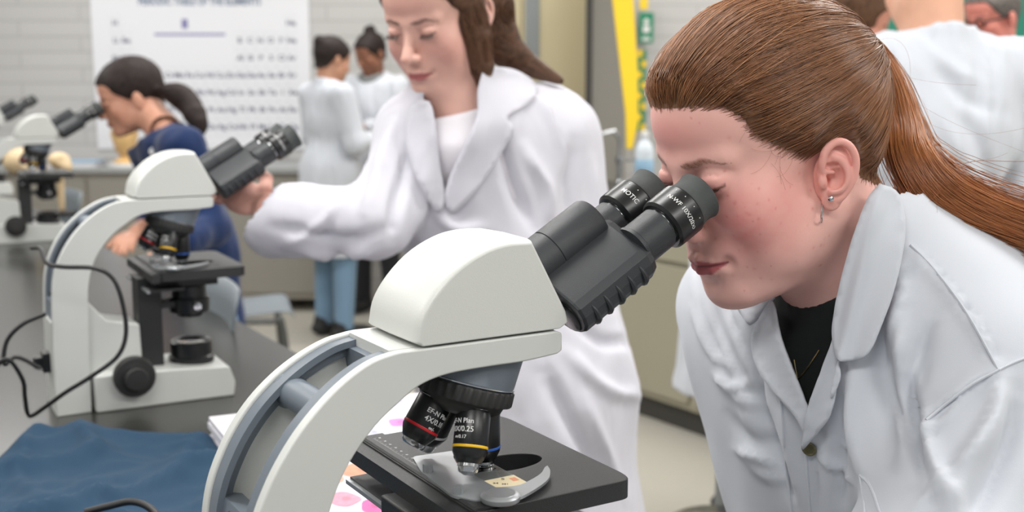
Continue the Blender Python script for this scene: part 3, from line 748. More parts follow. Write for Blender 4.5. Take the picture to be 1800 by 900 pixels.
def folds(V, F, lst, facing=0.0):
    """press creases into a cloth surface: (polyline, width, height mm, kind)  kind 0 ridge, 1 step"""
    N = vnormals(V, F); P_ = projpx(V); view = V - _O; view /= np.linalg.norm(view, axis=1)[:, None]
    w8 = np.clip(-(N*view).sum(1)*3 - facing, 0, 1); D = np.zeros(len(V))
    for pl, wd, hg, kind in lst:
        pl = smooth_curve(pl, 4*len(pl)); lo = pl.min(0)-3*wd; hi = pl.max(0)+3*wd
        m = (P_[:, 0] > lo[0]) & (P_[:, 0] < hi[0]) & (P_[:, 1] > lo[1]) & (P_[:, 1] < hi[1]); 
        if not m.any(): continue
        d, sd, t = seg_dist(P_[m][:, :2], pl); env = np.sin(np.clip(t, 0.03, 0.97)*math.pi)**0.6
        if kind == 0: D[m] += hg*env*np.exp(-(d/wd)**2)
        else: D[m] += hg*env*np.where(sd > 0, np.exp(-(d/(wd*2.2))**2), -0.45*np.exp(-(d/(wd*0.6))**2))
    return V + N*(D*w8*0.001)[:, None]
def bvh(V, F): return BVHTree.FromPolygons([tuple(p) for p in V], [tuple(q) for q in F])
def drape(name, poly, tree, mat_, parent, off=0.006, thick=0.0025, step=7, relax=12, dz=None, curve=True, wave=None, lo=None):
    """a piece of cloth of its own, cut to an outline and laid over the surface below it"""
    poly = np.array(poly, float)
    if curve: poly = smooth_curve(list(poly) + [poly[0]], 8*len(poly))[:-1]
    per = [poly[0]]
    for i in range(len(poly)):
        a, b = poly[i], poly[(i+1) % len(poly)]; k = max(1, int(np.hypot(*(b-a))/step)); per += [a+(b-a)*j/k for j in range(1, k+1)]
    per = per[:-1]; nb = len(per)
    l0, h0 = poly.min(0), poly.max(0); gx, gy = np.meshgrid(np.arange(l0[0], h0[0], step), np.arange(l0[1], h0[1], step)); g = np.c_[gx.ravel(), gy.ravel()]
    g = g[in_poly(g, poly)]; d, _, _ = seg_dist(g, list(per)+[per[0]]); g = g[d > step*0.6]
    pts = np.vstack([per, g]); r_ = delaunay_2d_cdt([Vector(p) for p in pts], [(i, (i+1) % nb) for i in range(nb)], [list(range(nb))], 1, 1e-5)
    P2 = np.array([tuple(p) for p in r_[0]]); Fc = [list(f) for f in r_[2] if len(f) == 3]
    z = np.full(len(P2), np.nan)
    for i, p in enumerate(P2):
        rr = ray(*p); hit = tree.ray_cast(Vector(_O), Vector(rr).normalized())
        if hit[0] is not None: z[i] = (np.array(hit[0])-_O)@_F
    ok = ~np.isnan(z); md = np.median(z[ok]); bad = ~ok | (z > md + 0.25); 
    for i in np.where(bad)[0]:
        dd = np.hypot(*(P2[~bad]-P2[i]).T); z[i] = z[~bad][dd.argmin()]
    nbr = [set() for _ in P2]
    for f in Fc:
        for a in range(3): nbr[f[a]].add(f[a-1]); nbr[f[a-1]].add(f[a])
    zo = z.copy()
    for _ in range(relax):
        z = np.array([0.5*z[i] + 0.5*np.mean([z[j] for j in nbr[i]]) if nbr[i] else z[i] for i in range(len(z))])
        z = np.minimum(z, zo)
    z = z - off
    if dz is not None: z = z + dz(P2)
    if wave is not None: z = z + wave(P2)
    V = np.array([W(p[0], p[1], zz) for p, zz in zip(P2, z)])
    Fc = [f if np.cross(V[f[1]]-V[f[0]], V[f[2]]-V[f[0]])@(V[f[0]]-_O) < 0 else f[::-1] for f in Fc]
    o = mesh_obj(name, V, Fc, mat_, parent)
    sm = o.modifiers.new('solid', 'SOLIDIFY'); sm.thickness = thick; sm.offset = -1
    return o
def strand_mesh(name, S, rad, mat_, parent, cols, seg=3):
    """many hair strands (n, k, 3) as one mesh of thin tapering fibres; per-strand colour"""
    S = np.asarray(S, float); n, k, _ = S.shape
    T = np.gradient(S, axis=1); T /= np.maximum(np.linalg.norm(T, axis=2), 1e-9)[..., None]
    ref = np.array([0.31, 0.17, 0.93]); U_ = np.cross(T, ref); U_ /= np.maximum(np.linalg.norm(U_, axis=2), 1e-9)[..., None]; V_ = np.cross(T, U_)
    rad = np.broadcast_to(rad, (n, k)) if np.ndim(rad) < 2 else rad
    a = np.arange(seg)*2*math.pi/seg
    P_ = S[:, :, None, :] + rad[:, :, None, None]*(U_[:, :, None, :]*np.cos(a)[None, None, :, None] + V_[:, :, None, :]*np.sin(a)[None, None, :, None])
    V = P_.reshape(-1, 3); i = np.arange(n)[:, None, None]*k*seg; j = np.arange(k-1)[None, :, None]*seg; q = np.arange(seg)[None, None, :]; q2 = (q+1) % seg
    F = np.stack([i+j+q, i+j+q2, i+j+seg+q2, i+j+seg+q], -1).reshape(-1, 4)
    c = np.repeat(cols, k*seg, axis=0)
    return sdf_obj(name, V, F, mat_, parent, colf=lambda V_: c)
def hair_mat(name, rough=0.42, spec=0.5):
    m = mat(name, (0.2, 0.1, 0.05, 1), rough, vcol='paint', spec=spec); return m
def cloth_mat(name, c, weave=0.12):
    m = mat(name, c, 0.85, spec=0.2, sheen=0.15, bump=(900, weave, 0.0006)); return m
M_['coat'] = cloth_mat('white_lab_coat_cotton', col(196, 200, 208))
M_['coat_pink'] = cloth_mat('white_lab_coat_polyester', col(200, 199, 208))
M_['shirt_black'] = cloth_mat('black_jersey', col(26, 30, 31)); M_['shirt_white'] = cloth_mat('white_jersey', col(225, 222, 228)); M_['navy'] = cloth_mat('navy_jersey', col(22, 42, 82))
M_['jeans'] = cloth_mat('light_blue_denim', col(112, 140, 165)); M_['grey_cloth'] = cloth_mat('grey_cloth', col(120, 122, 122)); M_['black_cloth'] = cloth_mat('black_cloth', col(40, 40, 44))
M_['skin'] = skin_mat('skin', col(214, 160, 145)); M_['hair'] = hair_mat('hair', 0.30, 0.6); M_['hair_soft'] = hair_mat('hair_soft', 0.6, 0.2); M_['shoe'] = mat('shoe_rubber', col(30, 30, 32), 0.5); M_['gold'] = mat('gold_chain', col(210, 190, 140), 0.25, metal=1.0)

# ------------------------------------------------------------------ the red-haired student at the foreground microscope
S1 = s1.matrix_world
fx = np.array(tuple((S1.to_3x3() @ Vector((1, 0, 0))).normalized())); Zv = np.array([0, 0, 1.0])
PITCH = R(20); YAW = R(5)
fb = -np.array([fx[0]*math.cos(YAW)-fx[1]*math.sin(-YAW), fx[0]*math.sin(-YAW)+fx[1]*math.cos(YAW), 0])
hf = fb*math.cos(PITCH) - Zv*math.sin(PITCH); hu = fb*math.sin(PITCH) + Zv*math.cos(PITCH)
eye_mid = np.array(tuple(S1 @ Vector((0.001*(TV.x*276-NV.x*51.7), 0, 0.001*(TV.z*276 - NV.z*51.7+ZO)))))
HO = eye_mid - hf*0.086 + hu*0.003
HM = frame(HO, hf, hu); HMi = HM.inverted()
def hl(p): return np.array(tuple(HMi @ Vector(p)))      # world -> head
lady = empty('person', (HO[0]+0.25, HO[1]+0.1, 0), 'red-haired woman in white lab coat bending over the foreground microscope eyepieces', 'person')
LM = Matrix.Translation((-lady.location[0], -lady.location[1], 0))
def to_l(V): return np.asarray(V) - np.array([lady.location[0], lady.location[1], 0])
# joints in the room
J = dict(neck=W(1515, 470, 1.045), shn=W(1722, 690, 0.985), shf=W(1302, 538, 1.22), chest=W(1515, 760, 1.14), belly=W(1620, 1150, 1.25), pelvis=W(1720, 1450, 1.32),
         eln=W(1640, 1060, 0.90), elf=W(1432, 930, 1.15), han=W(1150, 1180, 0.86), haf=W(1430, 1240, 1.12))
g = Grid((-0.13, -0.24, -0.30), (0.13, 0.135, 0.135), 0.0016)
head_sdf(g, full=1.12)
nk = hl(J['neck'])
g.cone((0, -0.030, -0.035), nk, 0.050, 0.058, 0.03)
g.cone((0, 0.0, -0.06), nk + np.array([0, 0.01, -0.02]), 0.036, 0.05, 0.03)
g.cone(nk, hl(J['chest']), 0.055, 0.07, 0.03)
V, F = g.mesh()
earM = [Matrix(((sx*0.28, 0, sx*0.96, sx*0.074), (-0.93, -0.26, 0.27, -0.005), (-0.26, 0.94, 0.0, -0.024), (0, 0, 0, 1))) for sx in (-1, 1)]
def norm3(M):
    a = Vector((M[0][0], M[1][0], M[2][0])).normalized(); b = Vector((M[0][1], M[1][1], M[2][1])); b = (b-a*b.dot(a)).normalized(); c = a.cross(b)
    if c.dot(Vector((M[0][2], M[1][2], M[2][2]))) < 0: c = -c
    return Matrix(((a[0], b[0], c[0], M[0][3]), (a[1], b[1], c[1], M[1][3]), (a[2], b[2], c[2], M[2][3]), (0, 0, 0, 1)))
V = np.c_[V[:, :2], np.where(V[:, 2] < 0, V[:, 2]*1.07, V[:, 2])]
EARS = 0.88
parts = [(V, F)]
for M in earM:
    M3 = norm3(M) @ Matrix.Scale(EARS, 4); ev, ef = ear_VF(M3)
    if M3.to_3x3().determinant() < 0: ef = ef[:, ::-1]
    parts.append((ev, ef))
V, F = joinVF(parts); nhead = len(parts[0][0])
SK1, BL1, LP1, BR1 = lin(230, 180, 170), lin(224, 116, 118), lin(176, 84, 92), lin(120, 78, 58)
def paint_lady(V):
    V = np.c_[V[:, :2], np.where(V[:, 2] < 0, V[:, 2]/1.07, V[:, 2])]
    c = face_paint(V, SK1, BL1, LP1, BR1, freck=90, rosy=1.0)
    e = np.exp(-((np.abs(V[:, 0])-0.088)/0.012)**2)*(np.abs(V[:, 1]+0.018) < 0.03)*(np.abs(V[:, 2]) < 0.05)
    t = (np.arange(len(V)) >= nhead)*0.45
    return c*(1-t[:, None]) + t[:, None]*lin(222, 140, 130)
Vw = np.array([(HM @ Vector(p))[:] for p in V])
# arms and hands under and out of the sleeves
gh = Grid(tuple(np.minimum(J['han'], J['haf'])-0.12), tuple(np.maximum(J['han'], J['haf'])+0.16), 0.003)
def hand(g, wrist, d, nrm, side, s=1.0, curl=0.5, k=0.006):
    """palm, four unequal bent fingers and a thumb from the side of the palm"""
    d = np.array(d, float)/np.linalg.norm(d); n = np.array(nrm, float); n -= d*(n@d); n /= np.linalg.norm(n); l = np.cross(n, d)*side
    g.ell(wrist + d*0.045*s, (0.040*s, 0.030*s, 0.0135*s), k*1.6, '+', rot=[d, l, n])
    for i, (o, ln) in enumerate(((0.024, 0.070), (0.008, 0.078), (-0.008, 0.073), (-0.023, 0.058))):
        p = wrist + d*0.075*s + l*o*s; q = d + l*o*2.0; c_ = curl
        pts = [p]
        for j, fr in enumerate((0.46, 0.30, 0.24)):
            q = q*math.cos(c_*0.6) - n*math.sin(c_*0.6)*np.linalg.norm(q); q /= np.linalg.norm(q); p = p + q*ln*fr*s; pts.append(p)
        g.path(pts, [0.0088*s, 0.0082*s, 0.0074*s, 0.0065*s], 0.002)
    p = wrist + d*0.022*s + l*0.026*s; g.path([p, p + (d*0.6+l*0.65-n*0.25)*0.034*s, p + (d*0.95+l*0.65-n*0.45)*0.058*s], [0.012*s, 0.010*s, 0.008*s], k)
for a_, b_, sd in (('eln', 'han', 1), ('elf', 'haf', -1)):
    d = (J[b_]-J[a_]); d /= np.linalg.norm(d); gh.cone(J[b_]-d*0.10, J[b_], 0.034, 0.026, 0.01); hand(gh, J[b_], d, (0, 0, 1), sd)
gb_ = Grid(np.min(list(J.values()), axis=0)-0.15, np.max(list(J.values()), axis=0)+0.15, 0.01); gb_.cone(J['neck'], J['chest'], 0.045, 0.08, 0.03); gb_.path([J['chest'], J['belly'], J['pelvis']], [0.08, 0.09, 0.10], 0.03); gb_.cone(J['shn'], J['shf'], 0.04, 0.04, 0.02); gb_.path([J['shn'], J['eln'], J['han']*0.93+J['eln']*0.07], [0.04, 0.036, 0.026]); gb_.path([J['shf'], J['elf'], J['haf']*0.93+J['elf']*0.07], [0.04, 0.036, 0.026])
hv, hf_ = joinVF([gh.mesh(), gb_.mesh()])
V2, F2 = joinVF([(Vw, F), (hv, hf_)])
pc = np.vstack([paint_lady(V), np.tile(SK1, (len(hv), 1))])
body = sdf_obj('body', to_l(V2), F2, M_['skin'], lady, colf=lambda v: pc)
headtree = bvh(Vw, F)

# lashes: fine tapering hairs along the lid edge
for sx in (-1, 1):
    St = []
    for k in range(46):
        u = k/45; ax = 21 + 22*u; p = np.array([sx*ax, 86.0 - 0.010*(ax-30)**2 - 0.12*max(ax-30, 0), -5.4+0.016*(ax-31)**2 - 0.5])
        dr = np.array([sx*(u-0.35)*0.9, 1.0, -0.55]); l_ = 6.5 + 2.0*math.sin(math.pi*u)
        St.append([p + dr*l_*t + np.array([0, 0, 1.6*t*t*l_*0.35]) for t in (0, 0.33, 0.66, 1)])
    St = np.array(St)*0.001; Sw = np.array([[(HM @ Vector(p))[:] for p in s_] for s_ in St])
    strand_mesh('eyelashes', to_l(Sw), np.array([[0.00022, 0.0002, 0.00014, 0.00004]]).repeat(len(Sw), 0), M_['hair'], lady, np.tile(lin(60, 40, 32), (len(Sw), 1)))

# ---- hair: scalp shell under the combed strands
gc = Grid((-0.10, -0.135, -0.10), (0.10, 0.11, 0.14), 0.0022)
ct_, st_r = math.cos(R(14)), math.sin(R(14)); gc.ell(mm(0, -17, 33), mm(81, 107, 86), rot=[[1, 0, 0], [0, ct_, st_r], [0, -st_r, ct_]]); gc.ell(mm(0, 36, 40), mm(66, 56, 52), 0.02); gc.cone((0, -0.04, -0.05), (0, -0.045, -0.01), 0.053, 0.062, 0.02)
HLW = [(1128, 183), (1155, 194), (1195, 181), (1240, 172), (1283, 183), (1308, 215), (1312, 246), (1345, 258), (1378, 276), (1415, 296), (1438, 268), (1462, 244), (1490, 262), (1505, 300), (1512, 335)]
cv, cf = gc.mesh()
def edge_h(Vh):
    y, z = Vh[:, 1]*1e3, Vh[:, 2]*1e3
    return z - np.interp(y, HLY, HLZ)
def settle(Vh):
    # the hair lies flush with the skin at the hairline and gains body behind it
    t = np.clip(edge_h(Vh)/26.0, 0, 1); t = t*t*(3-2*t); c0 = np.array([0, -0.008, 0.02]); out = Vh.copy()
    d = Vh - c0; dn = d/np.linalg.norm(d, axis=1)[:, None]
    for i in np.where(t < 1)[0]:
        h_ = skull.ray_cast(Vector(c0 + dn[i]*0.25), Vector(-dn[i]))
        if h_[0] is not None:
            q = np.array(h_[0]) + dn[i]*0.0006; out[i] = q*(1-t[i]) + Vh[i]*t[i]
    return out
skull = bvh(V[:nhead], F[(F < nhead).all(1)])

HLY = [-120, -70, -55, -40, -30, -16, -2, 10, 20, 32, 47, 56, 61, 70, 82, 120]; HLZ = [-70, -64, -56, -42, -15, 12, 4, -9, -2, 8, 21, 32, 48, 60, 63, 68]
def hl_mask(Vh, grow=0.0):
    """True where hair grows; symmetrical hairline in side view (y forward, z up)"""
    y, z, ax = Vh[:, 1]*1e3, Vh[:, 2]*1e3, np.abs(Vh[:, 0])*1e3
    zl = np.interp(y, HLY, HLZ)
    return z > zl - grow
keep = edge_h(cv) > 1.0 + 1.6*snoise(cv, 90, 31)
cv = settle(cv)
kf = keep[cf].all(1); cf = cf[kf]; us = np.unique(cf); rm = -np.ones(len(cv), int); rm[us] = np.arange(len(us)); cv2 = cv[us]; cf = rm[cf]
HC = lambda v: (lambda n: np.clip(lin(112, 78, 54)*(1+0.25*n[:, None]), 0, 1))(snoise(v, 40, 2))
cvw = np.array([(HM @ Vector(p))[:] for p in cv2])
hair = sdf_obj('hair', to_l(cvw), cf, M_['hair'], lady, colf=HC)
# full (uncut) shell for combing
ctree = bvh(cv, gc.mesh()[1])
pony = np.array([0.000, -0.119, 0.040])
r = np.random.default_rng(5); cand = cv[r.integers(0, len(cv), 42000)] + r.normal(0, 0.0015, (42000, 3)); cand = cand[edge_h(cand) > -4.5 + 6.0*(r.random(len(cand))**2) + 2.5*snoise(cand, 90, 31)]
yl = cand[:, 1]*1e3; zl = cand[:, 2]*1e3
near_edge = ~hl_mask(cand, -22)
pr = np.where(near_edge, 0.9, 0.28); cand = cand[r.random(len(cand)) < pr][:15000]
K = 18; T = np.linspace(0, 1, K); S_ = np.zeros((len(cand), K, 3)); ctr = np.array([0, -0.008, 0.02])
end = pony + r.normal(0, 0.0045, (len(cand), 3))
swp = r.normal(0, 0.0012, (len(cand), 1)); lift = r.uniform(0.0, 0.0024, len(cand)) + (r.random(len(cand)) < 0.04)*r.uniform(0, 0.003, len(cand))
cd = cand - ctr; cd /= np.linalg.norm(cd, axis=1)[:, None]; ed = end - ctr; ed /= np.linalg.norm(ed, axis=1)[:, None]
az0 = np.arctan2(cd[:, 0], -cd[:, 1]); el0 = np.arcsin(cd[:, 2]); az1 = np.arctan2(ed[:, 0], -ed[:, 1]); el1 = np.arcsin(ed[:, 2])
wside = np.clip((np.abs(cand[:, 0])-0.012)/0.05, 0, 1)*0.62; bump = 0.16*np.clip((el1-el0)/0.5, 0, 1)
for j, t in enumerate(T):
    p = cand*(1-t) + end*t; d = p - ctr; gcn = d/np.linalg.norm(d, axis=1)[:, None]
    # strands at the side run round the head, the ones in front go over the crown
    az = az0*(1-t) + az1*t; tb = t**1.0; el = el0*(1-tb) + el1*tb + bump*math.sin(math.pi*t)
    sp_ = np.c_[np.cos(el)*np.sin(az), -np.cos(el)*np.cos(az), np.sin(el)]
    d = gcn*(1-wside)[:, None] + sp_*wside[:, None]; dn = d/np.linalg.norm(d, axis=1)[:, None]
    out = np.zeros_like(p)
    for i in range(len(p)):
        h_ = ctree.ray_cast(Vector(ctr + dn[i]*0.25), Vector(-dn[i]))
        out[i] = h_[0] if h_[0] is not None else p[i]
    e = np.clip(t/0.12, 0, 1); S_[:, j] = out + dn*(lift*e + 0.0005 - 0.0012*(1-e))[:, None]
S_[:, -1] = end
Sw = (np.c_[S_.reshape(-1, 3), np.ones(S_.shape[0]*K)] @ np.array(HM).T)[:, :3].reshape(S_.shape)
rd = np.interp(T, [0, 0.15, 0.8, 1], [0.00010, 0.00032, 0.00034, 0.0003])[None].repeat(len(Sw), 0)*r.uniform(0.8, 1.35, (len(Sw), 1))
pal = np.array([lin(130, 84, 54), lin(156, 104, 66), lin(110, 68, 42), lin(188, 134, 90), lin(78, 48, 32)])
clump = snoise(cand, 60, 8)
def hcols(n, rr, pal, cl=None):
    w = rr.dirichlet([1.4]*len(pal), n); c = w@pal
    if cl is not None: c = c*(1+0.22*cl[:, None])
    return np.clip(c*rr.uniform(0.8, 1.2, (n, 1)), 0, 1)
strand_mesh('combed_hair', to_l(Sw), rd, M_['hair'], hair, hcols(len(Sw), r, pal, clump))
# ---- ponytail
PT = [W(1478, 62, 1.075), W(1530, 95, 1.075), W(1562, 150, 1.07), W(1582, 215, 1.055), W(1600, 275, 1.035), W(1650, 335, 1.02), W(1730, 375, 1.01), W(1830, 408, 1.00), W(1910, 445, 1.0)]
PT[0] = np.array((HM @ Vector(pony))[:])
HW = [0.008, 0.015, 0.0165, 0.0175, 0.020, 0.022, 0.020, 0.018, 0.010]
pt = smooth_curve(PT, 40); hw = np.interp(np.linspace(0, 8, 40), range(9), HW)
core = MB().tube([tuple(p) for p in to_l(pt)], list(hw*0.72), 20); kc = core.build('ponytail', M_['hair'], lady)
ca = kc.data.color_attributes.new('paint', 'FLOAT_COLOR', 'POINT'); ca.data.foreach_set('color', np.tile(np.r_[lin(110, 62, 34), 1.0], len(kc.data.vertices)))
for m_ in list(kc.modifiers): kc.modifiers.remove(m_)
n = 6500; ang = r.uniform(0, 2*math.pi, n); rr_ = np.sqrt(r.uniform(0.35, 1, n)); tw = r.normal(0.9, 0.5, n); fl = r.normal(0, 1, n)
tt = np.gradient(pt, axis=0); tt /= np.linalg.norm(tt, axis=1)[:, None]; side = np.cross(tt, -_F); side /= np.linalg.norm(side, axis=1)[:, None]; bn = np.cross(tt, side)
k = 30; ii = np.linspace(0, 39, k); S_ = np.zeros((n, k, 3)); stt = r.uniform(0, 0.0, n); ln_ = r.uniform(0.8, 1.0, n)
wob = r.uniform(0, 6.28, n); wf = r.uniform(3, 7, n)
for j in range(k):
    f_ = ii[j]*ln_; i0 = np.clip(f_.astype(int), 0, 38); u = (f_-i0)[:, None]
    c_ = pt[i0]*(1-u) + pt[i0+1]*u; s_ = side[i0]*(1-u)+side[i0+1]*u; b_ = bn[i0]*(1-u)+bn[i0+1]*u; h_ = (hw[i0]*(1-u[:, 0])+hw[i0+1]*u[:, 0])
    a_ = ang + tw*j/k*1.2; amp = rr_*h_*(1+0.10*np.sin(wob+wf*j/k*2)*(j/k))
    fly = np.where(np.abs(fl) > 2.1, (np.abs(fl)-2.0)*0.022*(j/k)**1.2, 0)
    S_[:, j] = c_ + s_*((amp+fly)*np.cos(a_))[:, None] + b_*((amp*0.85)*np.sin(a_))[:, None]
rd = np.interp(np.linspace(0, 1, k), [0, 0.9, 1], [0.00040, 0.00034, 0.0001])[None].repeat(n, 0)*r.uniform(0.7, 1.3, (n, 1))
pal2 = np.array([lin(164, 96, 48), lin(190, 116, 60), lin(136, 76, 38), lin(208, 140, 84), lin(96, 54, 30)])
strand_mesh('tail_strands', to_l(S_), rd, M_['hair'], kc, hcols(n, r, pal2, snoise(np.c_[np.cos(ang), np.sin(ang), rr_], 1.2, 4)))
# loose flyaways off the tail and at the temple
fw = []
for k_ in range(36):
    i0 = r.integers(2, 26); p0 = pt[i0] + side[i0]*hw[i0]*r.choice([-1, 0.9]) ; p = p0.copy(); d = tt[i0]*0.8 + r.normal(0, 0.35, 3) + np.array([0.3, 0, 0.1]); cur = r.normal(0, 0.12, 3) + np.array([0, 0, -0.10]); s_ = [p.copy()]
    for j in range(13): d = d/np.linalg.norm(d); p = p + d*0.0085; d = d + cur; s_.append(p.copy())
    fw.append(s_)
strand_mesh('flyaway_hairs', to_l(np.array(fw)), np.full((len(fw), 14), 0.0001), M_['hair'], kc, hcols(len(fw), r, pal2))
bb = []
for k_ in range(14):   # baby hairs at the temple and behind the ear
    if k_ < 14: p0 = np.array([-0.1, r.uniform(0.004, 0.05), r.uniform(0.0, 0.05)]); d = np.array([0, r.uniform(-0.4, 0.7), r.uniform(-1, 0.2)])
    else: p0 = np.array([-0.1, r.uniform(-0.075, -0.04), r.uniform(-0.07, 0.0)]); d = np.array([0, r.uniform(-1, -0.2), r.uniform(-0.8, 0.6)])
    s_ = []; cur = r.normal(0, 0.16); p = p0
    for j in range(9):
        h_ = ctree.ray_cast(Vector((-0.2, p[1], p[2])), Vector((1, 0, 0))); s_.append(np.array(h_[0])*1.0 + np.array([-0.0015+0.001*(k_ < 14), 0, 0]) if h_[0] else p)
        d = d/np.linalg.norm(d); p = p + d*0.0032; d = np.array([0, d[1]*math.cos(cur)-d[2]*math.sin(cur), d[1]*math.sin(cur)+d[2]*math.cos(cur)])
    bb.append([(HM @ Vector(q))[:] for q in s_])
strand_mesh('baby_hair', to_l(np.array(bb)), np.full((len(bb), 9), 0.00008), M_['hair'], hair, hcols(len(bb), r, pal))

# ---- earrings
def on_face(px, py, off=0.001):
    h_ = headtree.ray_cast(Vector(_O), Vector(ray(px, py)).normalized()); return (np.array(h_[0]) - ray(px, py)*off) if h_[0] else W(px, py, HO[1])
q = on_face(1460, 349, 0.003); MB().lathe([(0, -0.001), (0.0022, -0.0008), (0.0024, 0.0006), (0.0015, 0.0016), (0, 0.002)], axisM(to_l(q), -_F), 10).build('stud_earring', M_['chrome'], lady, smooth=False)
q = on_face(1445, 364, 0.004); MB().tube([tuple(to_l(q) + np.array([0.0018*math.cos(t), 0.006*math.cos(t), 0.0072*math.sin(t) - 0.005])) for t in np.linspace(0, 2*math.pi, 26)], 0.0009, 8).build('hoop_earring', M_['chrome'], lady)

# ---- black shirt and the lab coat
g = Grid(tuple(np.min([J[k] for k in ('neck', 'chest', 'shf', 'shn')], axis=0)-0.2), tuple(np.max([J[k] for k in ('neck', 'chest', 'shf', 'shn')], axis=0)+0.15), 0.005)
def torso(g, e=0.0, k=0.06):
    up_ = (J['neck']-J['chest']); ax_ = J['shn']-J['shf']; a1 = ax_/np.linalg.norm(ax_); f1 = np.cross(up_, a1); f1 /= np.linalg.norm(f1)
    if f1@(-_F) < 0: f1 = -f1
    u1 = np.cross(a1, f1)
    g.cone(J['shf']*0.78+J['shn']*0.22, J['shn']*0.78+J['shf']*0.22, 0.075+e, 0.080+e, k)
    g.ell(J['chest'], (0.150+e, 0.120+e, 0.17+e), k, '+', rot=[a1, f1, u1])
    g.ell(J['chest']*0.5+J['belly']*0.5, (0.155+e, 0.13+e, 0.17+e), k, '+', rot=[a1, f1, u1])
    g.cone(J['belly'], J['pelvis'], 0.15+e, 0.19+e, k)
    g.ell(J['neck']*0.45+J['chest']*0.55+u1*0.03 - f1*0.05, (0.16+e, 0.09+e, 0.13+e), k, '+', rot=[a1, f1, u1])
    return a1, f1, u1
A1, F1_, U1 = torso(g, -0.004)
nd = HO - J['neck']; nd /= np.linalg.norm(nd)
g.cone(J['neck'], J['neck']*0.4+J['chest']*0.6, 0.07, 0.09, 0.03); g.cone(J['neck'], J['neck']+nd*0.06, 0.071, 0.068, 0.02)
g.half(J['neck']+nd*0.030, nd)
sv, sf = g.mesh()
# cut the neck hole of the shirt
sdf_obj('black_shirt', to_l(sv), sf, M_['shirt_black'], lady, smooth_it=4)
g = Grid((0.05, 0.62, 0.36), (0.92, 1.70, 1.50), 0.0045)
torso(g, 0.012)
g.path([J['shn'], J['eln'], J['han']*0.8+J['eln']*0.2], [0.080, 0.064, 0.048], 0.05)
g.path([J['shf'], J['elf'], J['haf']*0.8+J['elf']*0.2], [0.066, 0.056, 0.046], 0.035)
g.cone(J['pelvis'], J['pelvis']*[1, 1, 0]+np.array([0, 0, 0.42]), 0.21, 0.25, 0.05)
g.cone(J['neck']+nd*0.02, J['neck']-nd*0.05, 0.078, 0.105, 0.06)
cv_, cf_ = g.mesh()
# creases and seams of the coat, from the way the cloth hangs
CREASE = [
 ([(1608, 440), (1660, 500), (1720, 580), (1755, 648)], 7, 3.0, 1),
 ([(1755, 650), (1720, 672), (1680, 700), (1625, 735)], 9, 2.2, 1),
 ([(1625, 735), (1628, 790), (1650, 850), (1680, 905)], 16, 9.0, 0),
 ([(1590, 640), (1600, 720), (1620, 800), (1660, 880)], 14, -8.0, 0),
 ([(1760, 660), (1745, 740), (1700, 820), (1670, 900)], 18, 6.0, 0),
 ([(1790, 690), (1775, 780), (1740, 860), (1700, 910)], 20, -5.0, 0),
 ([(1580, 480), (1575, 560), (1585, 640), (1610, 730)], 16, 5.0, 0),
 ([(1550, 520), (1545, 620), (1550, 720), (1560, 820)], 18, -5.0, 0),
 ([(1640, 560), (1620, 620), (1600, 700)], 16, -4.0, 0),
 ([(1500, 640), (1500, 740), (1520, 850)], 14, 4.0, 0),
 ([(1480, 680), (1470, 800), (1480, 900)], 10, -4.0, 0),
 ([(1240, 500), (1260, 580), (1300, 660), (1335, 740)], 10, -7.0, 0),
 ([(1215, 470), (1240, 560), (1290, 660), (1330, 800)], 9, 5.0, 0),
 ([(1275, 520), (1300, 600), (1330, 690), (1350, 760)], 9, 5.0, 0),
 ([(1250, 640), (1290, 690), (1340, 720)], 9, 5.0, 0),
 ([(1280, 730), (1320, 770), (1370, 790)], 10, -5.0, 0),
 ([(1300, 780), (1340, 830), (1390, 850)], 10, 5.0, 0),
 ([(1320, 560), (1330, 680), (1360, 800), (1400, 900)], 12, -9.0, 0),
 ([(1375, 700), (1385, 800), (1410, 900)], 12, 4.0, 0),
]
CREASE = [(a, b, c*(2.7 if i < 11 else 1.0), d) for i, (a, b, c, d) in enumerate(CREASE)] + [
 ([(1592, 540), (1566, 620), (1566, 700), (1600, 780), (1640, 850)], 6, -9.0, 0),
 ([(1606, 600), (1596, 680), (1612, 760), (1648, 835)], 6, -7.0, 0),
 ([(1660, 560), (1618, 640), (1602, 700)], 6, 4.0, 0),
 ([(1752, 700), (1705, 790), (1640, 866), (1600, 905)], 6, 7.0, 0),
 ([(1700, 690), (1660, 740), (1622, 760)], 6, 5.0, 0),
 ([(1650, 742), (1640, 770), (1618, 792)], 5, -6.0, 0),
 ([(1575, 500), (1550, 580), (1548, 640)], 6, -5.0, 0),
 ([(1600, 470), (1575, 500), (1570, 560)], 7, -7.0, 0),
 ([(1225, 470), (1232, 540), (1262, 620), (1308, 720)], 6, -6.0, 0),
 ([(1262, 500), (1290, 570), (1320, 640)], 5, -6.0, 0),
 ([(1216, 540), (1250, 620), (1288, 650)], 6, 6.0, 0),
 ([(1255, 660), (1290, 680), (1322, 672)], 6, 6.0, 0),
 ([(1290, 790), (1330, 800), (1370, 830)], 6, 6.0, 0),
 ([(1325, 600), (1332, 700), (1360, 780), (1392, 870)], 6, -9.0, 0),
 ([(1428, 792), (1434, 850), (1440, 905)], 5, -4.0, 0),
 ([(1436, 800), (1470, 830), (1500, 850)], 6, 5.0, 0),
 ([(1476, 640), (1474, 740), (1470, 850)], 5, 4.0, 1)]
cv_ = folds(cv_, cf_, CREASE)
N_ = vnormals(cv_, cf_); cv_ = cv_ + N_*(snoise(cv_*np.array([1.6, 1.6, 0.6]), 6, 21, 2)*0.0022)[:, None]
full_tree = bvh(cv_, cf_)
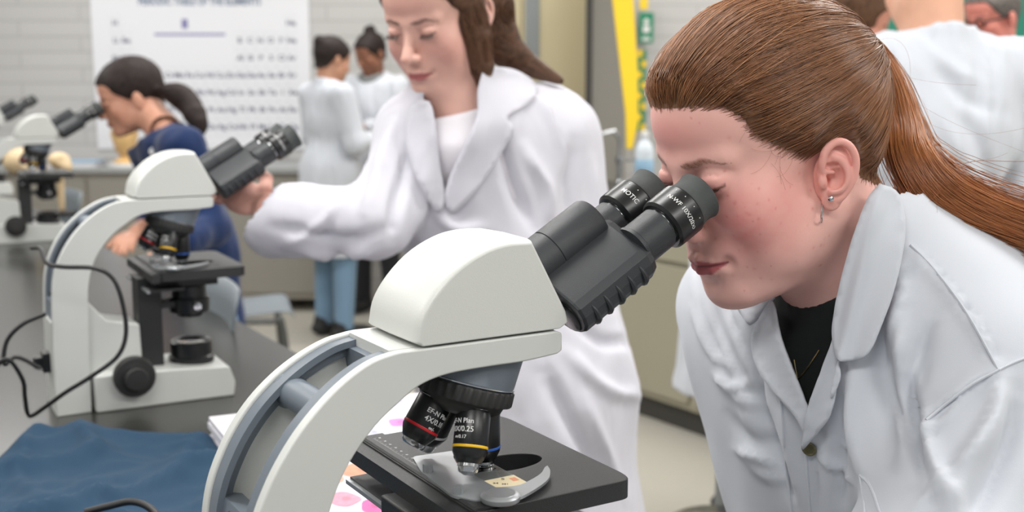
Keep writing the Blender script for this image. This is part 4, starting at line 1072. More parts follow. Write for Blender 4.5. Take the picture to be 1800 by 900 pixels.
# open the front of the coat
VOPEN = [(1344, 535), (1360, 600), (1386, 670), (1419, 722), (1440, 660), (1462, 600), (1482, 520), (1500, 430), (1540, 335), (1500, 300), (1350, 420)]
P_ = projpx(cv_); Nn = vnormals(cv_, cf_); vw = cv_-_O
fr = in_poly(P_[:, :2], VOPEN) & (P_[:, 2] < 1.22)
rv = cv_ - J['neck']; rv = rv - (rv@nd)[:, None]*nd; ncut = ((cv_ - (J['neck'] + nd*0.020))@nd > 0)&(np.linalg.norm(rv, axis=1) < 0.088)
ncut &= ~((P_[:, 0] > 1566) & (P_[:, 1] > 336))
kill = fr | ncut
cfo = cf_[~kill[cf_].any(1)]
coat = sdf_obj('lab_coat', to_l(cv_), cfo, M_['coat'], lady, smooth_it=1)
sm = coat.modifiers.new('solid', 'SOLIDIFY'); sm.thickness = 0.0025; sm.offset = -1
gs = Grid((0.1, 0.7, 0.95), (0.65, 1.4, 1.5), 0.007)
torso(gs, 0.014); gs.path([J['shn'], J['eln']], [0.080, 0.064], 0.05); gs.path([J['shf'], J['elf']], [0.066, 0.056], 0.035)
gs.cone(J['neck']+nd*0.06, J['neck']-nd*0.05, 0.066, 0.105, 0.06)
sup = bvh(*gs.mesh())
def dl(name, poly, **k):
    mt = k.pop('mat_', M_['coat']); par = k.pop('par', coat); o = drape(name, poly, k.pop('tree', sup), mt, par, **k)
    o.matrix_parent_inverse = Matrix.Identity(4); o.data.transform(LM); return o
dl('lapel', [(1357, 526), (1340, 548), (1322, 585), (1322, 620), (1334, 655), (1360, 690), (1395, 730), (1416, 762), (1421, 730), (1408, 690), (1388, 640), (1370, 590)], off=0.008)
dl('lapel', [(1478, 545), (1462, 600), (1440, 660), (1420, 715), (1412, 765), (1411, 790), (1430, 770), (1455, 738), (1466, 700), (1474, 634), (1480, 600), (1500, 560)], off=0.012)
dl('collar', [(1546, 322), (1525, 348), (1508, 392), (1492, 440), (1477, 495), (1466, 548), (1462, 590), (1472, 631), (1500, 634), (1527, 620), (1550, 570), (1572, 510), (1588, 440), (1592, 385), (1578, 338)], off=0.014, relax=20,
   wave=lambda p: -0.006*np.exp(-((p[:, 0]-1520+0.25*(p[:, 1]-450))/14)**2))
dl('collar', [(1290, 534), (1304, 556), (1318, 572), (1330, 560), (1346, 540), (1358, 524), (1330, 530)], off=0.008)
dl('placket_edge', [(1474, 634), (1477, 660), (1468, 690), (1460, 700), (1462, 676), (1468, 650)], off=0.014, step=4)
dl('pocket', [(1512, 836), (1522, 846), (1548, 890), (1556, 960), (1640, 990), (1600, 880), (1560, 840)], off=0.0, tree=full_tree, curve=False) if False else None
hb = full_tree.ray_cast(Vector(_O), Vector(ray(1425, 786)).normalized()); hp = np.array(hb[0]); hn = np.array(hb[1]); hn = hn if hn@(-_F) > 0 else -hn
M_['button'] = mat('olive_button', col(96, 92, 66), 0.35)
MB().lathe([(0, 0), (0.0065, 0), (0.0070, 0.001), (0.0066, 0.0024), (0.0052, 0.0026), (0.0046, 0.0016), (0, 0.0014)], axisM(to_l(hp + hn*0.002), hn), 24).build('button', M_['button'], coat)
# thin raised seams
def seam(pts, tree, w=0.0013, off=0.0008, par=None, name='seam', mt=None):
    P3 = []
    for p in smooth_curve(pts, max(8, len(pts)*7)):
        h_ = tree.ray_cast(Vector(_O), Vector(ray(*p)).normalized())
        if h_[0]: P3.append(np.array(h_[0]) - np.array(ray(*p))*off)
    if len(P3) > 3:
        P3 = np.array(P3)
        for _ in range(6): P3[1:-1] = P3[1:-1]*0.5 + (P3[:-2]+P3[2:])*0.25
        MB().tube([tuple(q) for q in to_l(P3)], w, 6).build(name, mt or M_['coat'], par or coat)
for pl in ([(1600, 430), (1640, 470), (1700, 550), (1755, 650)], [(1755, 650), (1775, 640), (1800, 630), (1830, 622)], [(1755, 650), (1700, 680), (1628, 738)], [(1416, 764), (1418, 820), (1425, 910)], [(1372, 700), (1378, 780), (1392, 910)], [(1512, 836), (1530, 855), (1548, 905)], [(1512, 836), (1518, 880), (1520, 910)]):
    seam(pl, full_tree)
# necklace
hn_ = []
ntree = bvh(sv, sf)
for p in smooth_curve([(1396, 632), (1400, 655), (1404, 664), (1420, 645), (1440, 615)], 30):
    h_ = ntree.ray_cast(Vector(_O), Vector(ray(*p)).normalized()); 
    if h_[0]: hn_.append(np.array(h_[0]) - np.array(ray(*p))*0.0015)
if len(hn_) > 3: MB().tube([tuple(q) for q in to_l(hn_)], 0.0006, 6).build('necklace', M_['gold'], lady)
# trousers and shoes out of frame
g = Grid((0.25, 0.95, 0.0), (0.95, 1.75, 0.75), 0.012); pv = J['pelvis']
for s_ in (-1, 1):
    hp_ = pv + A1*0.09*s_ - np.array([0, 0, 0.05]); ft = np.array([hp_[0], hp_[1], 0.09]); g.cone(hp_, ft, 0.09, 0.055, 0.02)
lv, lf = g.mesh(); sdf_obj('trousers', to_l(lv), lf, M_['black_cloth'], lady)
for s_ in (-1, 1):
    hp_ = pv + A1*0.09*s_; c_ = np.array([hp_[0]-0.05, hp_[1]-0.02, 0.045]); gg = Grid(tuple(c_-0.2), tuple(c_+0.2), 0.008); gg.ell(c_, (0.14, 0.05, 0.045), 0.01); gg.half((0, 0, 0.004), (0, 0, -1)); v_, f_ = gg.mesh(); sdf_obj('shoe', to_l(v_), f_, M_['shoe'], lady)
# ------------------------------------------------------------------ shared builders for the other people
HLY2, HLZ2 = HLY, HLZ
def hair_shell(name, par, HMx, base, thick=(80, 105, 88), extra=None, h=0.004, hy=HLY, hz=HLZ, loc=None, lo=(-0.12, -0.2, -0.22), hi=(0.12, 0.12, 0.15)):
    """hair grown on a head: cap cut at the hairline, plus buns, tails or locks"""
    g = Grid(lo, hi, h); g.ell(mm(0, -16, 37), mm(*thick)); g.ell(mm(0, 34, 40), (0.0655, 0.056, 0.053), 0.02); g.cone((0, -0.045, -0.05), (0, -0.045, 0), 0.052, 0.062, 0.02)
    x, y, z = g.xyz((slice(None),)*3)
    edge = np.interp(y*1e3, hy, hz).astype(np.float32)*0.001 - z
    g.d = np.maximum(g.d, np.minimum(edge*0.8, 0.05))
    # hollow: leave room for the head
    g.ell(mm(0, -16, 36), mm(68, 90, 74), 0.0, '-')
    if extra: extra(g)
    v, f = g.mesh(); n = snoise(v*np.array([1, 1, 1]), 38, 17); N = vnormals(v, f); v = v + N*(n*0.0012)[:, None]
    c = np.clip(np.array(base)[None]*(1+0.55*snoise(v*np.array([1, 0.5, 1]), 90, 19)[:, None]), 0, 1)
    vw = (np.c_[v, np.ones(len(v))] @ np.array(HMx).T)[:, :3]
    if loc is not None: vw = vw - loc
    return sdf_obj(name, vw, f, M_['hair_soft'], par, colf=lambda q: c)
def figure(label, x, y, yaw, hgt, coat_m, leg_m, skin, hairc, head_yaw=0.0, head_pitch=10.0, arms=None, extra=None, female=True, coat_len=0.55, lean=0.0, bulk=1.0, group=None, hh=0.0045, glasses=False, crease=None, shirt=None, ch=0.008, hthick=(80, 105, 88), hz=HLZ):
    """a standing person; local x right, y forward; heights scaled from 1.65 m"""
    root = empty('person', (x, y, 0), label, 'person', group, rz=yaw); k = hgt/1.65
    ln = lambda z_: np.array([0, math.sin(R(lean))*(z_-0.9)*k, 0]) if z_ > 0.9 else np.zeros(3)
    J_ = lambda a, b, c: np.array([a, b, c])*k + ln(c)
    neck, chest, hip = J_(0, -0.01, 1.40), J_(0, 0.0, 1.22), J_(0, 0, 0.93)
    sh = [J_(s*0.165*bulk, -0.015, 1.345) for s in (-1, 1)]
    arms = arms or [((s*0.22, 0.0, 1.08), (s*0.16, 0.18, 0.95)) for s in (-1, 1)]
    el = [J_(*a[0]) for a in arms]; ha = [J_(*a[1]) for a in arms]
    cy, cp = R(head_yaw), R(head_pitch)
    hf2 = np.array([-math.sin(cy)*math.cos(cp), math.cos(cy)*math.cos(cp), -math.sin(cp)]); up2 = np.array([-math.sin(cy)*math.sin(cp), math.cos(cy)*math.sin(cp), math.cos(cp)])
    ho = J_(0, 0.02, 1.535) + hf2*0.01; HMx = frame(ho, hf2, up2); inv = HMx.inverted(); L_ = lambda p: np.array((inv @ Vector(p))[:])
    g = Grid((-0.12, -0.17, -0.26), (0.12, 0.135, 0.13), hh); head_sdf(g, 1.0 if female else 1.15)
    g.cone((0, -0.028, -0.035), L_(neck), 0.050*bulk, 0.055*bulk, 0.03)
    for s in (-1, 1): g.ell((s*0.078, -0.012, -0.012), (0.007, 0.017, 0.029), 0.004)
    v, f = g.mesh(); c = face_paint(v, skin, skin*np.array([0.93, 0.70, 0.66]), skin*np.array([0.8, 0.5, 0.5]), np.array(hairc)*0.8, rosy=0.6)
    v = (np.c_[v, np.ones(len(v))] @ np.array(HMx).T)[:, :3]; ps = [(v, f)]; cs = [c]
    for i, s in enumerate((-1, 1)):
        d = ha[i]-el[i]; d /= np.linalg.norm(d); g2 = Grid(ha[i]-0.15, ha[i]+0.19, 0.0045); g2.cone(ha[i]-d*0.1, ha[i], 0.034*k, 0.026*k); hand(g2, ha[i], d, (0, 0.2, 1), -s)
        v2, f2 = g2.mesh(); ps.append((v2, f2)); cs.append(np.tile(skin, (len(v2), 1)))
    g2 = Grid((-0.45, -0.4, 0.7*k), (0.45, 0.5, 1.5*k), 0.01); g2.cone(neck, chest, 0.05, 0.09, 0.03); g2.cone(chest, hip, 0.09, 0.10, 0.03); g2.cone(sh[0], sh[1], 0.045, 0.045, 0.03)
    for i in (0, 1): g2.path([sh[i], el[i], ha[i]*0.93+el[i]*0.07], [0.045, 0.036, 0.024], 0.02)
    q = g2.mesh(); ps.append(q); cs.append(np.tile(skin, (len(q[0]), 1)))
    v, f = joinVF(ps); cc = np.vstack(cs); sdf_obj('body', v, f, M_['skin'], root, colf=lambda q: cc)
    hair_shell('hair', root, HMx, hairc, extra=extra, h=0.005, thick=hthick, hz=hz)
    if glasses:
        gl = MB()
        for s in (-1, 1):
            gl.tube([(HMx @ Vector(mm(s*33+20*math.cos(t), 97-3*abs(math.cos(t)), -2+14*math.sin(t))))[:] for t in np.linspace(0, 2*math.pi, 20)], 0.0024, 8)
            gl.tube([(HMx @ Vector(mm(s*53, 94, 4)))[:], (HMx @ Vector(mm(s*74, 60, 4)))[:], (HMx @ Vector(mm(s*80, -8, 0)))[:]], 0.0028, 8)
        gl.tube([(HMx @ Vector(mm(-13, 98, 2)))[:], (HMx @ Vector(mm(13, 98, 2)))[:]], 0.0024, 8); gl.build('spectacles', M_['black'], root)
    # coat or top
    g = Grid((-0.42, -0.45, (0.35 if coat_len < 0.8 else 0.75)*k), (0.42, 0.55, 1.50*k), ch)
    g.cone(sh[0]*0.75+sh[1]*0.25, sh[1]*0.75+sh[0]*0.25, 0.072*bulk, 0.072*bulk, 0.05)
    g.ell(chest, (0.165*bulk*k, 0.115*bulk*k, 0.19*k), 0.06); g.ell(hip, (0.17*bulk*k, 0.125*bulk*k, 0.15*k), 0.10)
    for i in (0, 1): g.path([sh[i], el[i], ha[i]*0.9+el[i]*0.1], [0.066*bulk, 0.056*bulk, 0.045], 0.03)
    if coat_len < 0.8: g.cone(hip, np.array([0, 0, coat_len*k-0.05]), 0.15*bulk, 0.20*bulk, 0.08); g.half((0, 0, coat_len*k), (0, 0, -1))
    g.cone(neck-np.array([0, 0, 0.03]), neck+np.array([0, 0.0, 0.015]), 0.075*bulk, 0.070*bulk, 0.03); g.half(neck+np.array([0, 0.0, 0.018]), (0, 0.35, 1))
    v, f = g.mesh(); N = vnormals(v, f); v = v + N*(snoise(v*np.array([2.2, 2.2, 0.5]), 5, 33+int(hgt*100))*0.007)[:, None]
    if crease:
        c_, s_ = math.cos(yaw), math.sin(yaw); Rz = np.array([[c_, -s_, 0], [s_, c_, 0], [0, 0, 1]]); off_ = np.array([x, y, 0])
        v = (folds(v@Rz.T + off_, f, crease) - off_)@Rz
    sdf_obj('lab_coat' if coat_len < 0.8 else 'shirt', v, f, coat_m, root, smooth_it=2)
    g = Grid((-0.3, -0.3, 0.03), (0.3, 0.3, 1.0*k), 0.009)
    for s in (-1, 1): g.path([hip+np.array([s*0.08*k, 0, 0]), np.array([s*0.10*k, 0.02, 0.48*k]), np.array([s*0.11*k, 0, 0.09])], [0.09, 0.068, 0.052], 0.02)
    v, f = g.mesh(); sdf_obj('trousers', v, f, leg_m, root)
    for s in (-1, 1):
        g = Grid((s*0.11*k-0.08, -0.13, -0.01), (s*0.11*k+0.08, 0.24, 0.14), 0.007); g.ell((s*0.11*k, 0.05, 0.045), (0.048, 0.135, 0.045)); g.cone((s*0.11*k, -0.02, 0.05), (s*0.11*k, -0.01, 0.09), 0.045, 0.05, 0.02); g.half((0, 0, 0.004), (0, 0, -1)); v, f = g.mesh(); sdf_obj('shoe', v, f, M_['shoe'], root)
    return root
DK = np.array(lin(42, 34, 32)); BRN = np.array(lin(92, 66, 48))
# ---- the two students standing by the far wall
pA = W(588, 590, 6.5)
A_ = figure('student in white lab coat and light jeans seen from behind, dark hair pinned up', pA[0], pA[1], R(-52), 1.65, M_['coat'], M_['jeans'], np.array(lin(186, 138, 112)), DK,
   arms=[((-0.22, 0.02, 1.10), (-0.10, 0.22, 1.12)), ((0.22, 0.03, 1.09), (0.10, 0.24, 1.10))], extra=lambda g: g.ball((0.0, -0.098, 0.072), 0.034, 0.012), head_pitch=14, coat_len=0.48, bulk=1.05)
pB = W(665, 560, 7.2)
B_ = figure('student facing us with a high bun and grey scarf collar, partly hidden behind another', pB[0], 7.05, R(150), 1.70, M_['coat'], M_['black_cloth'], np.array(lin(140, 96, 76)), DK,
   arms=[((-0.22, 0.02, 1.10), (-0.10, 0.22, 1.12)), ((0.22, 0.03, 1.09), (0.10, 0.24, 1.10))], extra=lambda g: g.ball((0.0, -0.050, 0.125), 0.036, 0.012), head_pitch=22, head_yaw=-10, coat_len=0.5)
v = [(0.062*math.cos(t)*(1+0.2*math.sin(3*t)), 0.062*math.sin(t)+0.01, 1.43+0.012*math.cos(2*t)) for t in np.linspace(0, 2*math.pi, 40)]
MB().tube(v, 0.022, 10).build('scarf_collar', M_['grey_cloth'], B_)
# ---- the three behind the red-haired student
pD = W(1690, 50, 2.6)
D_ = figure('tall person in white lab coat with back to the camera, top right', pD[0]-0.07, pD[1], R(14), 1.78, M_['coat'], M_['grey_cloth'], np.array(lin(214, 164, 138)), np.array(lin(92, 66, 46)), female=False, head_pitch=16, coat_len=0.60, bulk=1.24, crease=[([(1600, 60), (1660, 110), (1730, 150)], 12, 9, 0), ([(1640, 110), (1690, 170), (1760, 200)], 12, -10, 0), ([(1680, 190), (1720, 250), (1740, 330)], 14, -12, 0), ([(1730, 60), (1742, 160), (1740, 260)], 6, 5, 1), ([(1650, 200), (1700, 290), (1720, 340)], 12, 9, 0), ([(1560, 60), (1590, 130), (1600, 220)], 12, 8, 0), ([(1760, 120), (1775, 220), (1790, 320)], 14, 9, 0)],
   arms=[((-0.26, 0.05, 1.10), (-0.12, 0.25, 1.02)), ((0.26, 0.05, 1.10), (0.12, 0.25, 1.02))], hz=[q+14 for q in HLZ])
pE = W(1316, 10, 3.5)
E_ = figure('person with curly brown hair in lab coat and grey trousers behind the red-haired student', pE[0], pE[1], R(-105), 1.72, M_['coat'], M_['grey_cloth'], np.array(lin(200, 140, 118)), BRN, lean=25, head_pitch=20, head_yaw=0, coat_len=0.45, hthick=(90, 112, 98), bulk=1.05,
   extra=lambda g: [g.ball(tuple(np.array([0.075*math.cos(t), -0.03+0.09*math.sin(t), 0.05+0.05*math.sin(5*t)])), 0.022, 0.01) for t in np.linspace(0, 6, 16)])
pF = W(1752, 34, 4.1)
F_p = figure('grey-haired man with dark spectacles looking down at the far right', pF[0], pF[1], R(125), 1.77, M_['coat'], M_['black_cloth'], np.array(lin(206, 130, 116)), np.array(lin(98, 92, 88)), female=False, head_pitch=14, head_yaw=-8, glasses=True, bulk=1.15, coat_len=0.5, hz=[q+6 for q in HLZ])
# ---- student in navy at the third microscope
S3 = s3.matrix_world; f3 = np.array(tuple((S3.to_3x3() @ Vector((1, 0, 0))).normalized()))
em3 = np.array((S3 @ Vector((0.001*(TV.x*279-NV.x*51.7), 0, 0.001*(TV.z*279 - NV.z*51.7+ZO))))[:])
a_ = R(4); fb = -np.array([f3[0]*math.cos(a_)+f3[1]*math.sin(a_), -f3[0]*math.sin(a_)+f3[1]*math.cos(a_), 0]); p_ = R(18)
nf = fb*math.cos(p_)-Zv*math.sin(p_); nu = fb*math.sin(p_)+Zv*math.cos(p_); nho = em3-nf*0.086; NM = frame(nho, nf, nu); nroot = empty('person', (nho[0]+0.3, nho[1]+0.2, 0), 'girl in navy shirt with dark low ponytail leaning to a distant microscope', 'person'); nl = np.array([nroot.location[0], nroot.location[1], 0])
zz = 3.72
NJ = dict(neck=W(290, 232, zz), shn=W(322, 262, zz-0.12), shf=W(262, 262, zz+0.2), chest=W(318, 340, zz+0.05), belly=W(345, 440, zz+0.1), pelvis=W(352, 560, zz+0.15), eln=W(372, 400, zz-0.12), han=W(300, 438, zz-0.35), elf=W(285, 380, zz+0.2), haf=W(240, 410, zz-0.05))
ninv = NM.inverted(); nL = lambda p: np.array((ninv @ Vector(p))[:])
g = Grid((-0.12, -0.22, -0.30), (0.12, 0.135, 0.13), 0.003); head_sdf(g, 1.0); g.cone((0, -0.028, -0.035), nL(NJ['neck']), 0.050, 0.055, 0.03); g.cone(nL(NJ['neck']), nL(NJ['chest']), 0.05, 0.05, 0.02)
for s in (-1, 1): g.ell((s*0.078, -0.01, -0.018), (0.007, 0.017, 0.029), 0.004)
v, f = g.mesh(); sk = np.array(lin(206, 152, 128)); c1 = face_paint(v, sk, sk*np.array([0.95, 0.72, 0.68]), sk*np.array([0.8, 0.5, 0.5]), DK, rosy=0.5); v = (np.c_[v, np.ones(len(v))] @ np.array(NM).T)[:, :3]
ps = [(v, f)]; cs = [c1]
for a, b, sd in (('eln', 'han', 1), ('elf', 'haf', -1)):
    d = NJ[b]-NJ[a]; d /= np.linalg.norm(d); g2 = Grid(np.minimum(NJ[a], NJ[b])-0.16, np.maximum(NJ[a], NJ[b])+0.16, 0.005); g2.cone(NJ[a], NJ[b], 0.040, 0.027); hand(g2, NJ[b], d, (0, 0, 1), sd); q = g2.mesh(); ps.append(q); cs.append(np.tile(sk, (len(q[0]), 1)))
g2 = Grid(np.min(list(NJ.values()), axis=0)-0.15, np.max(list(NJ.values()), axis=0)+0.15, 0.01); g2.cone(NJ['neck'], NJ['chest'], 0.045, 0.08, 0.03); g2.cone(NJ['chest'], NJ['pelvis'], 0.08, 0.09, 0.03); g2.cone(NJ['shn'], NJ['shf'], 0.04, 0.04, 0.02); g2.path([NJ['shn'], NJ['eln']], [0.04, 0.036]); g2.path([NJ['shf'], NJ['elf']], [0.04, 0.036]); q = g2.mesh(); ps.append(q); cs.append(np.tile(sk, (len(q[0]), 1)))
v, f = joinVF(ps); cc1 = np.vstack(cs); sdf_obj('body', v-nl, f, M_['skin'], nroot, colf=lambda q: cc1)
tl = smooth_curve([nL(W(285, 160, zz)), nL(W(308, 165, zz)), nL(W(330, 180, zz)), nL(W(348, 212, zz-0.03)), nL(W(354, 232, zz-0.03))], 10)
hair_shell('hair', nroot, NM, DK*1.1, extra=lambda g: g.path(list(tl), list(np.interp(range(10), [0, 3, 6, 9], [0.018, 0.038, 0.034, 0.012])), 0.012), loc=nl, lo=(-0.2, -0.34, -0.3), hi=(0.2, 0.12, 0.15))
g = Grid(np.min([q for q in NJ.values()], axis=0)-0.25, np.max([q for q in NJ.values()], axis=0)+0.2, 0.008)
g.cone(NJ['shf'], NJ['shn'], 0.068, 0.070, 0.05); g.cone(NJ['chest'], NJ['belly'], 0.125, 0.12, 0.08); g.cone(NJ['belly'], NJ['pelvis'], 0.12, 0.15, 0.08); g.cone(NJ['neck']-np.array([0, 0, 0.03]), NJ['neck'], 0.08, 0.065, 0.04)
g.path([NJ['shn'], NJ['eln'], NJ['eln']*0.35+NJ['han']*0.65], [0.066, 0.055, 0.045], 0.03); g.path([NJ['shf'], NJ['elf'], NJ['elf']*0.4+NJ['haf']*0.6], [0.062, 0.05, 0.04], 0.03)
g.half(NJ['neck']+np.array([0, 0, 0.012]), (-0.45, 0, 1)); v, f = g.mesh(); N = vnormals(v, f); v += N*(snoise(v*np.array([2, 2, 0.8]), 5, 41)*0.006)[:, None]; shirt = sdf_obj('navy_shirt', v-nl, f, M_['navy'], nroot, smooth_it=2)
st_ = bvh(v, f); h_ = st_.ray_cast(Vector(_O), Vector(ray(269, 266)).normalized())
if h_[0]: MB().lathe([(0, 0), (0.012, 0), (0.012, 0.001), (0, 0.0015)], axisM(np.array(h_[0])-nl, -_F), 16).build('chest_emblem', M_['white_ink'], shirt)
g = Grid(NJ['pelvis']*[1, 1, 0]+np.array([-0.4, -0.4, 0.0]), NJ['pelvis']+np.array([0.4, 0.4, 0.1]), 0.012)
for s in (-1, 1):
    q = NJ['pelvis']+LX*0.09*s; g.path([q, q*[1, 1, 0]+np.array([0, 0, 0.1])], [0.095, 0.055], 0.02)
v, f = g.mesh(); sdf_obj('trousers', v-nl, f, M_['jeans'], nroot)
for s in (-1, 1):
    q = NJ['pelvis']+LX*0.09*s; c_ = np.array([q[0]-0.04, q[1]-0.02, 0.045]); gg = Grid(c_-0.18, c_+0.18, 0.008); gg.ell(c_, (0.13, 0.055, 0.045)); gg.half((0, 0, 0.004), (0, 0, -1)); v, f = gg.mesh(); sdf_obj('shoe', v-nl, f, M_['shoe'], nroot)

# ------------------------------------------------------------------ brown-haired student holding the second microscope
psi, p2 = R(30), R(22)
bf = np.array([-math.sin(psi)*math.cos(p2), -math.cos(psi)*math.cos(p2), -math.sin(p2)]); bu = np.array([-math.sin(psi)*math.sin(p2), -math.cos(psi)*math.sin(p2), math.cos(p2)])
bho = W(719, 58, 1.80) - bf*0.086; BM = frame(bho, bf, bu); binv = BM.inverted(); bL = lambda p: np.array((binv @ Vector(p))[:])
q0 = W(900, 400, 1.97); broot = empty('person', (q0[0], q0[1], 0), 'young woman with long brown hair in white lab coat reaching for the second microscope', 'person'); bl_ = np.array([broot.location[0], broot.location[1], 0])
BJ = dict(neck=W(812, 196, 1.90), sl=W(958, 248, 2.02), sr=W(742, 240, 1.93), chest=W(868, 330, 1.97), belly=W(905, 520, 2.02), pelvis=W(925, 680, 2.05), er=W(662, 392, 1.84), hr=W(466, 368, 1.90), el=W(1020, 450, 2.06), hl=W(985, 600, 2.24))
g = Grid((-0.12, -0.20, -0.28), (0.12, 0.135, 0.13), 0.0022); head_sdf(g, 1.0)
g.cone((0, -0.028, -0.035), bL(BJ['neck']), 0.048, 0.052, 0.03); g.cone(bL(BJ['neck']), bL(BJ['chest']), 0.05, 0.05, 0.03)
v, f = g.mesh(); ps = [(v, f)]
for M in earM:
    M3 = norm3(M); M3 = M3 @ Matrix.Scale(0.95, 4); ev, ef = ear_VF(M3, 0.0016); ev = ev + np.array([0, -0.008, 0.014])
    ps.append((ev, ef[:, ::-1] if M3.to_3x3().determinant() < 0 else ef))
v, f = joinVF(ps); sk = np.array(lin(222, 176, 162)); c2 = face_paint(v, sk, np.array(lin(208, 136, 128)), np.array(lin(180, 96, 98)), np.array(lin(84, 56, 46)), rosy=0.8); v = (np.c_[v, np.ones(len(v))] @ np.array(BM).T)[:, :3]
ps = [(v, f)]; cs = [c2]
# right hand round the far side of the eyepiece block, left hand low
g2 = Grid(BJ['hr']-0.20, BJ['hr']+0.16, 0.0025); d = BJ['hr']-BJ['er']; d /= np.linalg.norm(d)
g2.cone(BJ['hr']-d*0.14, BJ['hr']-d*0.01, 0.036, 0.028, 0.01); hd_ = W(400, 330, 1.93)-BJ['hr']; hand(g2, BJ['hr'], hd_, (0.15, -0.9, 0.55), -1, s=1.05, curl=0.55); ps.append(g2.mesh())
g2 = Grid(BJ['hl']-0.2, BJ['hl']+0.2, 0.005); d2 = BJ['hl']-BJ['el']; d2 /= np.linalg.norm(d2); g2.cone(BJ['hl']-d2*0.1, BJ['hl'], 0.034, 0.026); hand(g2, BJ['hl'], d2, (0, -1, 0.2), 1); ps.append(g2.mesh())
cs += [np.tile(sk*np.array([1, 0.9, 0.88]), (len(ps[1][0]), 1)), np.tile(sk, (len(ps[2][0]), 1))]
g2 = Grid(np.min(list(BJ.values()), axis=0)-0.15, np.max(list(BJ.values()), axis=0)+0.15, 0.01); g2.cone(BJ['neck'], BJ['chest'], 0.045, 0.08, 0.03); g2.cone(BJ['chest'], BJ['pelvis'], 0.08, 0.09, 0.03); g2.cone(BJ['sl'], BJ['sr'], 0.04, 0.04, 0.02); g2.path([BJ['sr'], BJ['er'], BJ['hr']-d*0.05], [0.04, 0.036, 0.026]); g2.path([BJ['sl'], BJ['el'], BJ['hl']], [0.04, 0.036, 0.024]); q = g2.mesh(); ps.append(q); cs.append(np.tile(sk, (len(q[0]), 1)))
v, f = joinVF(ps); cc2 = np.vstack(cs); sdf_obj('body', v-bl_, f, M_['skin'], broot, colf=lambda q: cc2)
for sx in (-1, 1):
    St = []
    for k in range(36):
        u = k/35; ax = 21 + 22*u; p = np.array([sx*ax, 86.0 - 0.010*(ax-30)**2, -5.9+0.016*(ax-31)**2]); dr = np.array([sx*(u-0.35)*0.9, 1.0, -0.7]); St.append([(BM @ Vector((p + dr*6.5*t)*0.001))[:] for t in (0, 0.33, 0.66, 1)])
    strand_mesh('eyelashes', np.array(St)-bl_, np.array([[0.0003, 0.00026, 0.0002, 0.00005]]).repeat(len(St), 0), M_['hair'], broot, np.tile(lin(50, 36, 30), (len(St), 1)))
path1 = [bL(W(x, y, z)) for x, y, z in ((790, -60, 1.83), (812, 0, 1.83), (832, 60, 1.84), (846, 115, 1.85), (852, 165, 1.86))]; rad1 = [0.03, 0.030, 0.026, 0.018, 0.006]
path2 = [bL(W(x, y, z)) for x, y, z in ((800, -60, 1.92), (848, 0, 1.93), (868, 55, 1.94), (905, 100, 1.95), (985, 142, 1.96))]; rad2 = [0.05, 0.046, 0.036, 0.024, 0.006]
hz3 = [q for q in HLZ]
def locks(g): g.path(path1, rad1, 0.012); g.path(path2, rad2, 0.015); g.cone(mm(60, -20, 60), mm(66, 6, 10), 0.014, 0.010, 0.012)
bh = hair_shell('hair', broot, BM, np.array(lin(82, 58, 44)), extra=locks, loc=bl_, h=0.0035, lo=(-0.26, -0.26, -0.28), hi=(0.24, 0.14, 0.16), hz=[-70, -64, -56, -42, -15, 10, 8, 0, 4, 14, 27, 40, 52, 62, 66, 70])
S_ = []; r = np.random.default_rng(9)
for pth, rd_ in ((path1, rad1), (path2, rad2)):
    c = smooth_curve(pth, 22); rr = np.interp(np.linspace(0, 4, 22), range(5), rd_)*1.02; t_ = np.gradient(c, axis=0); t_ /= np.linalg.norm(t_, axis=1)[:, None]; s1_ = np.cross(t_, [0.2, 0.5, 0.8]); s1_ /= np.linalg.norm(s1_, axis=1)[:, None]; s2_ = np.cross(t_, s1_)
    for _ in range(900):
        a = r.uniform(0, 6.28) + np.linspace(0, r.normal(0, 0.8), 22); S_.append(c + s1_*(rr*np.cos(a))[:, None]*r.uniform(0.9, 1.12) + s2_*(rr*np.sin(a))[:, None]*r.uniform(0.9, 1.12))
S_ = np.array(S_); Sw = (np.c_[S_.reshape(-1, 3), np.ones(S_.shape[0]*22)] @ np.array(BM).T)[:, :3].reshape(S_.shape)
strand_mesh('loose_strands', Sw-bl_, np.full((len(Sw), 22), 0.0006), M_['hair'], bh, hcols(len(Sw), r, np.array([lin(88, 60, 44), lin(112, 78, 56), lin(66, 44, 34), lin(140, 100, 72)])))
# shirt and coat
def btorso(g, e=0.0):
    ax_ = BJ['sl']-BJ['sr']; a1 = ax_/np.linalg.norm(ax_); u = BJ['neck']-BJ['belly']; u /= np.linalg.norm(u); f1 = np.cross(u, a1); f1 /= np.linalg.norm(f1); u1 = np.cross(a1, f1)
    g.cone(BJ['sr'], BJ['sl'], 0.062+e, 0.070+e, 0.05); g.ell(BJ['chest'], (0.160+e, 0.110+e, 0.17+e), 0.06, '+', rot=[a1, f1, u1]); g.ell(BJ['belly'], (0.150+e, 0.11+e, 0.18+e), 0.10, '+', rot=[a1, f1, u1]); g.cone(BJ['belly'], BJ['pelvis'], 0.12+e, 0.16+e, 0.1)
g = Grid(BJ['chest']-0.36, BJ['neck']+np.array([0.34, 0.3, 0.1]), 0.006); btorso(g, -0.004); g.cone(BJ['neck']-np.array([0, 0, 0.05]), BJ['neck'], 0.085, 0.065, 0.03); bn_ = bho-BJ['neck']; bn_ /= np.linalg.norm(bn_); g.half(BJ['neck']+bn_*0.004, bn_)
v, f = g.mesh(); sdf_obj('white_shirt', v-bl_, f, M_['shirt_white'], broot, smooth_it=3)
g = Grid((BJ['hr'][0]-0.12, 1.55, 0.30), (0.42, 2.35, 1.55), 0.006); btorso(g, 0.012)
